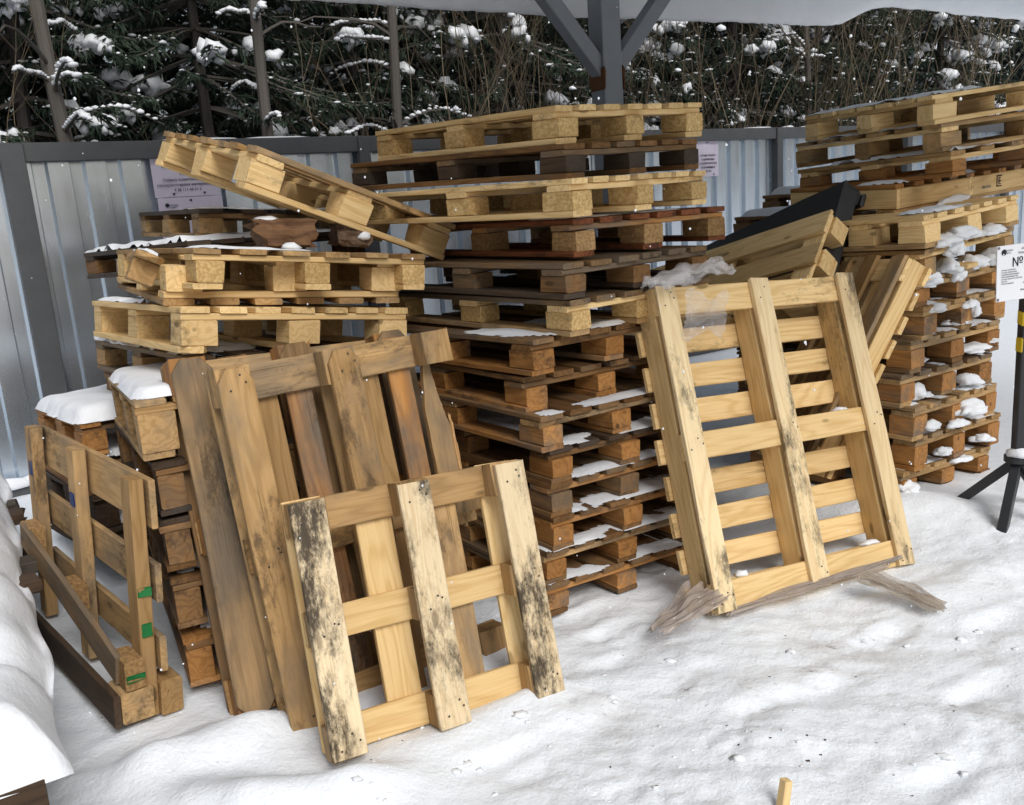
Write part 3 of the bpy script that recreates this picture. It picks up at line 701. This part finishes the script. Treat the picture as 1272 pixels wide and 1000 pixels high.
# snow slab hanging over the far edge
prof=[(-3.4,2.62),(-2.12,2.605),(-1.86,2.61),(-1.58,2.60),(-1.07,2.60),(-.5,2.595),(0,2.605),(.49,2.61),(.9,2.62),(1.26,2.625),(1.6,2.63),(1.86,2.635),(2.09,2.65),(2.23,2.71),(2.42,2.77),(2.61,2.80),(3.13,2.80),(3.7,2.785),(4.59,2.78),(5.5,2.74),(7.6,2.72)]
def pz(x):
    for (a,b),(c,d) in zip(prof,prof[1:]):
        if x<=c: return b+(d-b)*(x-a)/(c-a)
    return prof[-1][1]
v=[];f=[]; nn=330; ring=12
for k in range(nn+1):
    x=-3.4+11*k/nn; zb=pz(x)+.010*noise.noise(Vector((x*6,0,3)))+.005*noise.noise(Vector((x*19,2,3)))
    sec=[(-1.05,3.09),(-.8,3.075),(-.5,3.045),(-.10,3.035),(-.06,2.90),(-.05,zb+.08),(-.025,zb+.015),(.0,zb),(.035,zb+.02),(.06,zb+.10),(.10,3.05),(.05,3.24),(-.5,3.30),(-1.05,3.32)]
    ring=len(sec)
    for j,(y,z) in enumerate(sec):
        w=noise.noise(Vector((x*3,y*5,z*7)))*.02 if 4<=j<=11 else 0
        v.append((x,y+w,z+(.03*noise.noise(Vector((x*1.2,y,9))) if j>10 else 0)))
    if k:
        for j in range(ring):
            r_=(j+1)%ring; f.append(((k-1)*ring+j,(k-1)*ring+r_,k*ring+r_,k*ring+j))
q=MB(); q.add(v,f); q.build('snow',SNOWT,cnp,None,True)

# ------------------------------------------------------------------ sign on a tripod at the right
st=thing('sign_stand','black and yellow sign post on a tripod with a white numbered plate','sign',(2.205,3.75,-.03))
q=MB(); board(q,(0,0,.75),(.045,.045,.9),'z',rz,ch=.004,seg=4,jit=.0003,rag=0); q.build('post',BLACK,st)
for z in (.935,.82):
    q=MB(); board(q,(0,0,z),(.0475,.0475,.058),'z',rz,ch=.004,seg=1,jit=.001,rag=.006); q.build('yellow_band',YELLOW,st)
q=MB()
vv=[];ff=[]
for k in range(16): a=2*PI*k/16; vv+=[(.055*math.cos(a),.055*math.sin(a),.30),(.055*math.cos(a),.055*math.sin(a),.325)]
ff=[tuple(2*k for k in range(15,-1,-1)),tuple(2*k+1 for k in range(16))]+[(2*k,(2*k+2)%32,(2*k+3)%32,2*k+1) for k in range(16)]
q.add(vv,ff); q.build('hub',BLACK,st)
for (fx,fy) in ((-.20,.25),(-.17,-.19),(.27,.12),(.12,-.30)):
    d_=Vector((fx,fy,-.32)); ln=d_.length
    q=MB(); board(q,(ln/2,0,0),(ln,.04,.02),'x',rz,ch=.002,seg=2,jit=.0003,rag=0); board(q,(ln/2,.017,-.016),(ln,.006,.028),'x',rz,ch=.001,seg=2,jit=0,rag=0)
    o=q.build('leg',BLACK,st); o.location=(0,0,.315); o.rotation_euler=(0,-math.asin(d_.z/ln)*1.,math.atan2(fy,fx))
q=MB(); lump(q,(0,-.01,.335),(.055,.055,.03),4,.25,2,.4); q.build('snow',SNOW,st,None,True)
pt=bpy.data.objects.new('sign_plate_pivot',None)
q=MB(); board(q,(.015,0,0),(.297,.004,.21),'x',rz,ch=.001,seg=3,jit=.0003,rag=0,bow=.002); plate=q.build('sign_plate',WHITE,st)
plate.scale=(1.1,1,1.1); plate.location=(-.025,-.03,1.14); plate.rotation_euler=(0,D(-2.0),D(12))
TX=Matrix(((1,0,0,0),(0,0,-1,0),(0,1,0,0),(0,0,0,1)))
def pt_(x,z,size,body,al='LEFT',mt=INK): text(body,size,mt,'print',plate,Matrix.Translation((x,-.0035,z))@TX,al,.0003)
pt_(-.118,.068,.03,'●'); pt_(-.10,.082,.008,'СЛУЖБА',mt=INKG); pt_(-.10,.072,.008,'УЧЁТА',mt=INKG)
pt_(.02,.083,.0115,'АО «АВТОПРОМ»','CENTER',INKG); pt_(.02,.068,.0115,'Площадка накопления','CENTER',INKG)
pt_(-.07,.022,.048,'№ «  5  »')
for k,t_ in enumerate(('отходы упаковки','отходы древесины','поддоны деревянные','тара деревянная б/у','отходы бумаги и картона','прочие','ответственный')):
    pt_(-.115,.010-.0085*k,.0075,t_,mt=INKG)
for k,t_ in enumerate(('класс опасности V','класс опасности IV','место хранения','код по каталогу')): pt_(.02,.010-.012*k,.0075,t_,mt=INKG)
for k,t_ in enumerate(('Отв. за учёт отходов','тел. 2-14','Отв. за место накопления','тел. 2-15')): pt_(.03,-.046-.013*k,.0095,t_,'CENTER')
q=MB()
for x in (-.127,.157):
    for z in (-.097,.097): lump(q,(x,-.003,z),(.006,.003,.006),1,0,1)
q.build('bolt_heads',INKG,plate)

# ------------------------------------------------------------------ snowy platform at the left edge
pf=thing('snowy_platform','low dark timber platform buried under thick snow at the left edge','platform',(-1.175,1.895,0,0,0,121))   # local x runs back along its right edge, local y to the left
for k,z in enumerate((.05,.16,.27)):
    q=MB(); board(q,(1.45,.035,z),(3.0,.05,.085),'x',rz,ch=.005,jit=.003); q.build('side_beam',W['dark'],pf)
    q=MB(); board(q,(-.03,.60,z),(.05,1.2,.085),'y',rz,ch=.005,jit=.003); q.build('side_beam',W['dark'],pf)
for k in range(5):
    q=MB(); board(q,(1.25+.3*k,-.045-.015*(k%2),.33-.03*(k%3)),(.10,.09,.05),'y',rz,ch=.005,jit=.004,rag=.012); o=q.build('plank_end',W['dark'],pf)
v=[];f=[]; nx,nyy=110,44
def ptop(x,y):
    e=min(y+.05+.03*noise.noise(Vector((x*3,1,2))),x+.06+.02*noise.noise(Vector((y*3,5,2))))
    k=max(0,min(1,e/.13)); k=1-(1-k)**2.4
    h=.33+.15*k+.03*noise.noise(Vector((x*1.6,y*1.6,4)))+.016*noise.noise(Vector((x*5,y*5,4)))+.007*noise.noise(Vector((x*15,y*15,4)))+.003*noise.noise(Vector((x*40,y*40,4)))
    h-=.07*max(0,1-abs(x-.42)/.14)*max(0,1-abs(y-.1)/.5)
    return h
for i in range(nx+1):
    for j in range(nyy+1):
        x=-.055+3.1*i/nx; y=-.06+.03*noise.noise(Vector((x*2.4,7,1)))*(j<3)+1.25*(j/nyy)**1.3
        v.append((x,y,ptop(x,y) if i and j else .30))
for i in range(nx):
    for j in range(nyy): f.append((i*(nyy+1)+j,(i+1)*(nyy+1)+j,(i+1)*(nyy+1)+j+1,i*(nyy+1)+j+1))
q=MB(); q.add(v,f)
q.build('snow',SNOW,pf,None,True)

# ------------------------------------------------------------------ plastic film, stake
def film(label,pose,size,mat,seed,fold,thick=.03,group='scraps of plastic film',shape=None,nx=44,ny=24):
    v=[];f=[]
    for i in range(nx+1):
        for j in range(ny+1):
            a,b=i/nx,j/ny; x=(a-.5)*size[0]; wdt=size[1]*(shape(a) if shape else 1)
            y=(b-.5)*wdt
            p=Vector((a*fold[0],b*fold[1],seed))
            cr=noise.noise(p)*.6+noise.noise(p*2.3)*.4; rid=1-abs(noise.noise(Vector((a*1.5,b*fold[1]*1.8,seed+3.))))*2
            v.append((x+.02*noise.noise(p+Vector((9,0,0))),y+.25*thick*noise.noise(p*1.7+Vector((0,9,0))),thick*(cr+.7*rid)+thick*.5))
    for i in range(nx):
        for j in range(ny): f.append((i*(ny+1)+j,(i+1)*(ny+1)+j,(i+1)*(ny+1)+j+1,i*(ny+1)+j+1))
    q=MB(); q.add(v,f); o=q.build('plastic_film',mat,None,None,True)
    o.location=pose[:3]; o.rotation_euler=[D(a) for a in pose[3:]]
    tag(o,label,'plastic film',group); return o
film('crumpled clear film draped over the top left corner of the large leaning pallet',(.70,3.39,1.18,2,-6,28),(.36,.15,0),FILM,3,(3,4),.055,nx=60,ny=36)
film('torn clear film hanging down inside the top of the large leaning pallet',(.745,3.375,1.07,88,8,26),(.20,.20,0),FILM,8,(4,4),.022,shape=lambda a:.6+.4*math.sin(a*3.6+1)**2+.06*math.sin(a*19))
def film_bundle(label,p0,p1,w0,w1,n,mat,seed,th=.03):
    """a gathered sheet: overlapping folds running from a pinched end to a loose end"""
    r=random.Random(seed); q=MB(); p0=Vector(p0); p1=Vector(p1); d_=p1-p0; ln=d_.length; e1=d_.normalized(); e2=Vector((-e1.y,e1.x,0)).normalized(); e3=e1.cross(e2)
    for k in range(n):
        off=(k+.5)/n-.5; wd=r.uniform(.5,1.0)*max(w0,w1)/n*2.2; ph=r.uniform(0,6); hh=r.uniform(.2,1)*th; v=[];f=[]; nu,nv=26,10
        l0,l1=r.uniform(0,.08),r.uniform(.86,1.06)
        for i in range(nu+1):
            u=l0+(l1-l0)*i/nu; sp=w0+(w1-w0)*u**.8
            for j in range(nv+1):
                t=j/nv-.5
                y=off*sp+t*wd*(sp/max(w0,w1))+.010*noise.noise(Vector((u*4,t*2,seed+k)))
                z=hh*(1-(2*off)**2)+.012*noise.noise(Vector((u*3.5,t*5+k,seed)))*1.6+.007*math.sin(t*11+ph+u*2)
                v.append(tuple(p0+e1*(u*ln+.012*noise.noise(Vector((t*6,k,seed+.5))))+e2*y+e3*max(z,-.004)))
        for i in range(nu):
            for j in range(nv): f.append((i*(nv+1)+j,(i+1)*(nv+1)+j,(i+1)*(nv+1)+j+1,i*(nv+1)+j+1))
        q.add(v,f)
    o=q.build('plastic_film',mat,None,None,True); tag(o,label,'plastic film','scraps of plastic film'); o['kind']='thing'; del o['kind']; return o
film_bundle('twisted brown film bundle at the left foot of the large leaning pallet',(.43,2.83,.03),(.675,3.02,.085),.05,.16,5,FILMB,5,.075)
film_bundle('brown film crushed under the bottom edge of the large leaning pallet',(.66,2.975,.02),(1.50,3.325,.03),.06,.05,3,FILMB,14,.02)
film_bundle('tan film scrap on the snow at the right foot of the large leaning pallet',(1.47,2.90,.015),(1.30,3.15,.04),.07,.12,4,FILMT,17,.05)
q=MB(); board(q,(0,0,0),(.022,.028,.5),'z',rz,seg=2); o=q.build('wooden_stake',W['fresh']); o.location=(.575,1.93,-.165); o.rotation_euler=(D(-6),D(14),D(20)); tag(o,'short pale wooden stake sticking out of the snow at the bottom edge','stake')

# wood chips and bark crumbs on the snow
q=MB(); rr=random.Random(8)
for k in range(34):
    x=rr.uniform(-.2,2.3); y=rr.uniform(1.7,3.3)
    if rr.random()<.6: x,y=rr.gauss(1.0,.5),rr.gauss(2.15,.18)
    z=gz(x,y)+.001; s_=rr.uniform(.0012,.0035)*(2 if rr.random()<.05 else 1)
    board(q,(x,y,z),(s_*rr.uniform(1,4),s_,.002),'xy'[k%2],rr,ch=.0004,seg=1,jit=.001,bow=0)
tag(q.build('wood_crumbs',W['dark']),'bark crumbs scattered on the trodden snow','crumbs',None,'stuff')
q=MB()
for k in range(80):
    a,b=rr.choice(((.9,2.2),(.2,2.5),(1.6,2.4),(-.1,2.2),(1.2,2.75),(-.7,2.15)))
    x=rr.gauss(a,.3); y=rr.gauss(b,.16); s_=.003+.011*rr.random()**4
    lump(q,(x,y,gz(x,y)+s_*.05),(s_*1.7,s_*1.3,s_*.7),k,.8,2,.3)
tag(q.build('snow_clods',SNOW,None,None,True),'small loose clods of snow on the trodden ground','snow clods',None,'stuff')
# snowflakes in the air
q=MB()
for k in range(170):
    y=rr.uniform(1.3,4.2); x=rr.uniform(-.62,.62)*y; z=1.5+rr.uniform(-.62,.22)*y
    if z<.1: continue
    lump(q,(x,y,z),(.0022,.0022,.0026),k,.2,0)
tag(q.build('falling_snow',SNOW),'sparse snowflakes drifting down in front of the stacks','snowflakes',None,'stuff')

# ------------------------------------------------------------------ trees behind the fence
def tube(B,pts,rad,sides=5,tone=.5):
    v=[];f=[]
    for k,p in enumerate(pts):
        p=Vector(p); d_=(Vector(pts[min(k+1,len(pts)-1)])-Vector(pts[max(k-1,0)])).normalized()
        a=d_.orthogonal().normalized(); b=d_.cross(a)
        for q in range(sides):
            t=2*PI*q/sides; v.append(tuple(p+(a*math.cos(t)+b*math.sin(t))*rad[k]))
        if k:
            for q in range(sides): w=(q+1)%sides; f.append(((k-1)*sides+q,(k-1)*sides+w,k*sides+w,k*sides+q))
    B.add(v,f,None,tone)
def spray(B,p,d_,ln,w,r,tone):
    """a flat twig of needles: two narrow leaf-shaped blades"""
    d_=d_.normalized(); s_=d_.cross(Vector((r.uniform(-.4,.4),r.uniform(-.4,.4),1))).normalized()
    for k in range(2):
        s2=s_ if k==0 else (s_*.5+d_.cross(s_)*.8).normalized()
        m1=p+d_*ln*.35; e=p+d_*ln+Vector((0,0,-ln*.15))
        B.add([tuple(p),tuple(m1+s2*w),tuple(e),tuple(m1-s2*w)],[(0,1,2,3)],None,tone)
def make_spruce(seed,h=9.,dens=1.,base=.4,rad=1.9,snowy=.5):
    r=random.Random(seed); T=MB();C=MB();S=MB()
    n=10; tube(T,[(.04*math.sin(k*1.3+seed),.04*math.cos(k*1.7+seed),h*k/n-.3) for k in range(n+1)],[.06*(1-k/n)+.012 for k in range(n+1)],7,.0)  # trunk takes the darkest bark tone, standing in for shade inside the crown
    z=base
    while z<h-.3:
        vis=z<5.2
        nb=int((9 if vis else 5)*dens+r.random())
        R=rad*(1-(z/h))**.75*r.uniform(.8,1.1)
        for k in range(nb):
            a=r.uniform(0,2*PI); l=R*r.uniform(.65,1.1); pts=[]; sg=6; dr=r.uniform(-.35,.0)
            for q in range(sg+1):
                t=q/sg; pts.append(Vector((math.cos(a)*l*t,math.sin(a)*l*t,z+dr*l*t-.28*l*t*t+.22*l*t**4)))
            tube(T,pts,[.016*(1-q/sg)+.003 for q in range(sg+1)],3,.5)
            ns=int((52 if vis else 9)*l/1.4)
            snow_b=r.random()<snowy*.22
            for q in range(ns):
                t=r.uniform(.12,1.0)**.75; i=min(sg-1,int(t*sg)); p=pts[i].lerp(pts[i+1],t*sg-i)
                sd=r.choice((-1,1)); d_=Vector((math.cos(a+sd*r.uniform(.4,1.2)),math.sin(a+sd*r.uniform(.4,1.2)),r.uniform(-.9,.1)))
                ln=r.uniform(.09,.22)*(1.25-.5*t)*(1 if vis else 2.2); w=r.uniform(.007,.014)*(1 if vis else 3.)
                tn=max(0,min(1,r.gauss(.35,.25)+.25*t))
                spray(C,p,d_,ln,w,r,tn)
                p2=p+d_.normalized()*ln*.5
                for kk in range(2 if vis else 0): spray(C,p2,d_+Vector((r.uniform(-.8,.8),r.uniform(-.8,.8),r.uniform(-.8,.1))),ln*.6,w*.8,r,tn)
                if vis and r.random()<snowy*.24: s_=.007+.02*r.random()**3; lump(S,p2+Vector((0,0,.010)),(s_*r.uniform(1,2),s_*r.uniform(1,2),s_*.8),r.randint(0,999),.5,1,.4)
            if snow_b and vis:
                for q in range(r.randint(3,6)):
                    t=r.uniform(.4,1.); i=min(sg-1,int(t*sg)); p=pts[i].lerp(pts[i+1],t*sg-i); s_=r.uniform(.05,.13)
                    lump(S,(p.x+r.uniform(-.06,.06),p.y+r.uniform(-.06,.06),p.z+.02),(s_*.9,s_*.8,s_*.75),r.randint(0,999),.7,2,.2); lump(S,(p.x+r.uniform(-.09,.09),p.y+r.uniform(-.09,.09),p.z-.03),(s_*.5,s_*.45,s_*.6),r.randint(0,999),.6,1,.1)
        z+=r.uniform(.16,.30)*(1 if vis else 1.8)
    return T,C,S
FD=Vector((math.cos(D(34.72)),math.sin(D(34.72)),0)); FNn=Vector((-FD.y,FD.x,0)); F0=Vector((-2.72,5.17,0))
def fpos(s_,d_): return F0+FD*s_+FNn*d_
variants=[]
for k,(sd,rd_,sn) in enumerate(((3,2.0,.9),(8,2.3,.6),(15,1.8,1.3))):
    T,C,S=make_spruce(sd,9.5,1.,.5,rd_,sn); variants.append((T,C,S,sd))
meshes={}
spots=[(-1.6,3.0,0),(.6,3.0,2),(2.1,2.9,1),(3.9,3.3,0),(5.6,3.0,1),(7.4,3.2,2),(9.6,3.0,0),(11.8,3.3,1),(14.4,2.8,2),
       (-.6,5.2,1),(1.6,5.6,0),(3.6,5.5,2),(5.6,5.4,0),(8.2,5.6,1),(10.8,5.4,0),(13.6,5.6,2),(17.,5.0,0)]
words=['first','second','third','fourth','fifth','sixth','seventh','eighth','ninth']
g='snow dusted spruces behind the fence'
for i,(s_,d_,k) in enumerate(spots):
    p=fpos(s_,d_); front=i<9
    lab='%s spruce from the left in the front row, with snow clumps'%words[i] if front else '%s dark spruce from the left in the second row behind the fence'%words[i-9]
    t=thing('spruce_tree',lab,'tree',(p.x,p.y,0,0,0,RND.uniform(0,360)),g)
    sc_=RND.uniform(.9,1.12); t.scale=(sc_,sc_,sc_)
    if k not in meshes:
        T,C,S,sd=variants[k]
        meshes[k]=[T.build('trunk',BARK,t),C.build('crown',NEEDLE,t),S.build('snow',SNOW,t,None,True)]
    else:
        for src in meshes[k]:
            c=src.copy(); COL.objects.link(c); c.parent=t
# bare pine trunks with snowy side branches
def trunk_tree(label,s_,d_,rad,lean,seed):
    r=random.Random(seed); p=fpos(s_,d_); t=thing('pine_tree',label,'tree',(p.x,p.y,0),'tall bare trunks behind the fence')
    T=MB(); n=14; h=10.
    pts=[(lean*h*k/n+.05*math.sin(k*.9+seed),.04*math.cos(k*1.1+seed),h*k/n-.2) for k in range(n+1)]
    tube(T,pts,[rad*(1-.6*k/n) for k in range(n+1)],9,.45); T.build('trunk',BARK,t)
    Bm=MB();S=MB()
    for k in range(22):
        z=r.uniform(1.9,6.5); a=r.uniform(0,2*PI); l=r.uniform(.3,1.0); kk=(z+.2)*n/h; x0=lean*(z+.2)+.05*math.sin(kk*.9+seed); y0=.04*math.cos(kk*1.1+seed)
        q=[(x0+math.cos(a)*l*u/5,y0+math.sin(a)*l*u/5,z+l*(.55*u/5-.5*(u/5)**2)+r.uniform(-.02,.02)) for u in range(6)]
        tube(Bm,q,[.014*(1-u/6)+.003 for u in range(6)],4,.3)
        if r.random()<.7:
            for u in range(12):
                uu=.6+u*.36; i_=min(4,int(uu)); P_=Vector(q[i_]).lerp(Vector(q[i_+1]),uu-i_); k_=r.uniform(.018,.034); lump(S,(P_.x,P_.y,P_.z+.014),(k_*1.2,k_*1.1,k_*.75),r.randint(0,99),.4,1,.3)
    Bm.build('branches',BARK,t); S.build('snow',SNOW,t,None,True)
    C=MB()
    for k in range(1500):
        z=r.uniform(6.2,10.2); a=r.uniform(0,2*PI); q=r.uniform(0,1.5)**1.; spray(C,Vector((lean*z+math.cos(a)*q,math.sin(a)*q,z)),Vector((math.cos(a),math.sin(a),r.uniform(-.3,.5))),r.uniform(.2,.5),.05,r,r.random())
    C.build('crown',NEEDLE,t)
trunk_tree('bare reddish pine trunk nearest the left edge behind the fence',.75,1.5,.062,-.05,1)
trunk_tree('bare snow streaked trunk rising behind the tipped pallet',2.25,1.6,.055,-.02,2)
trunk_tree('pale straight bare trunk between the tipped pallet and the central stack',3.55,1.9,.055,.0,3)
trunk_tree('thin dark trunk behind the right stack near the right edge',10.2,2.4,.05,.02,5)
# leafless shrubs
def make_shrub(seed,h=3.2,stems=6):
    r=random.Random(seed); B=MB(); S=MB()
    def grow(p,d_,ln,rad,lev):
        n=5; pts=[p]; 
        for k in range(n):
            d_=(d_+Vector((r.uniform(-.16,.16),r.uniform(-.16,.16),r.uniform(-.03,.10)))).normalized(); pts.append(pts[-1]+d_*ln/n)
        tube(B,pts,[rad*(1-.65*k/n) for k in range(n+1)],3,r.uniform(.1,.9))
        if lev<3:
            for k in range(r.randint(3,4) if lev<2 else 2):
                i=r.randint(1,n); a=r.uniform(0,2*PI); nd=(d_+Vector((math.cos(a),math.sin(a),r.uniform(.0,.5)))*r.uniform(.45,.9)).normalized()
                grow(pts[i],nd,ln*r.uniform(.35,.6),rad*.5,lev+1)
        elif r.random()<.05:
            s_=r.uniform(.012,.035); lump(S,pts[-1],(s_*1.3,s_*1.3,s_),r.randint(0,99),.4,1,.4)
    for k in range(stems):
        a=r.uniform(0,2*PI); d_=Vector((math.cos(a)*.38,math.sin(a)*.38,1)).normalized()
        grow(Vector((0,0,-.15)),d_,h*r.uniform(.75,1.1),.009,0)
    return B,S
sm=[]
g='leafless shrubs behind the fence'
sspots=[(1.05,1.0,0,.75),(3.35,1.0,1,.95),(4.25,1.1,2,1.1),(4.75,.9,0,1.1),(5.3,1.2,1,1.15),(6.0,1.2,2,1.2),(6.75,1.,0,1.2),(7.4,1.3,1,1.25),(8.1,1.1,2,1.25),(8.9,1.3,0,1.3),(9.7,1.1,1,1.3),(10.6,1.3,2,1.35),(11.6,1.2,0,1.4),(12.8,1.4,1,1.4)]
ow=['first','second','third','fourth','fifth','sixth','seventh','eighth','ninth','tenth','eleventh','twelfth','thirteenth','fourteenth']
for i,(s_,d_,k,sc_) in enumerate(sspots):
    p=fpos(s_,d_+.35); t=thing('bare_shrub','%s leafless brown shrub from the left along the back of the fence'%ow[i],'shrub',(p.x,p.y,0,0,0,RND.uniform(0,360)),g); t.scale=(sc_,sc_,sc_)
    if len(sm)<=k:
        B_,S_=make_shrub(40+k); sm.append([B_.build('branches',TWIG,t),S_.build('snow',SNOW,t,None,True)])
    else:
        for src in sm[k]:
            c=src.copy(); COL.objects.link(c); c.parent=t
# the wood beyond reads as one dark mass
r=random.Random(77); C=MB(); S=MB()
for k in range(30000):
    s_=r.uniform(-9,30); d_=7.2+abs(r.gauss(0,1.4)); z=7.5*r.random()**1.1
    p=fpos(s_,d_); p.z=z
    spray(C,p,Vector((r.uniform(-1,1),r.uniform(-1,1),r.uniform(-1,.2))),r.uniform(.25,.6),r.uniform(.05,.10),r,max(0,min(1,r.gauss(.35,.28))))
    if k%12==0 and z<5: 
        q=r.uniform(.02,.07); lump(S,p,(q*1.5,q*1.3,q),k,.4,1,.3)
w_=tag(C.build('far_wood',FARN),'dark conifer wood far behind the fence','wood',None,'stuff'); S.build('snow',SNOW,w_,None,True)

# ------------------------------------------------------------------ camera, light
cam=bpy.data.cameras.new('camera'); co=bpy.data.objects.new('camera',cam); COL.objects.link(co)
R_=Vector((.99757,-.01548,-.06891)).normalized(); F_=Vector((0,.97499,-.22225))
F_=F_.normalized(); R_=(R_-F_*R_.dot(F_)).normalized(); U_=R_.cross(F_)
co.matrix_world=Matrix(((R_.x,U_.x,-F_.x,0),(R_.y,U_.y,-F_.y,0),(R_.z,U_.z,-F_.z,1.55),(0,0,0,1)))
cam.sensor_width=36; cam.lens=36*1110/1272; cam.clip_end=500; cam.clip_start=.05
sc.camera=co
w=bpy.data.worlds.new('World'); sc.world=w; w.use_nodes=True
nt=w.node_tree; bg=nt.nodes['Background']
sky=nt.nodes.new('ShaderNodeTexSky'); sky.sky_type='NISHITA'; sky.sun_disc=False
EL,AZ=44,152      # azimuth clockwise from +Y
sky.sun_elevation=D(EL); sky.sun_rotation=D(AZ); sky.dust_density=4; sky.air_density=1.2
hs=nt.nodes.new('ShaderNodeHueSaturation'); hs.inputs['Saturation'].default_value=.62
nt.links.new(sky.outputs[0],hs.inputs['Color']); nt.links.new(hs.outputs[0],bg.inputs['Color'])
bg.inputs['Strength'].default_value=.07
sl=bpy.data.lights.new('sun','SUN'); so=bpy.data.objects.new('sun',sl); COL.objects.link(so)
sl.energy=2.25; sl.angle=D(32); sl.color=(1,.99,.975)
sd=Vector((math.sin(D(AZ))*math.cos(D(EL)),math.cos(D(AZ))*math.cos(D(EL)),math.sin(D(EL))))
so.rotation_euler=sd.to_track_quat('Z','Y').to_euler()
sc.view_settings.view_transform='Standard'; sc.view_settings.look='None'; sc.view_settings.exposure=.07; sc.view_settings.gamma=1
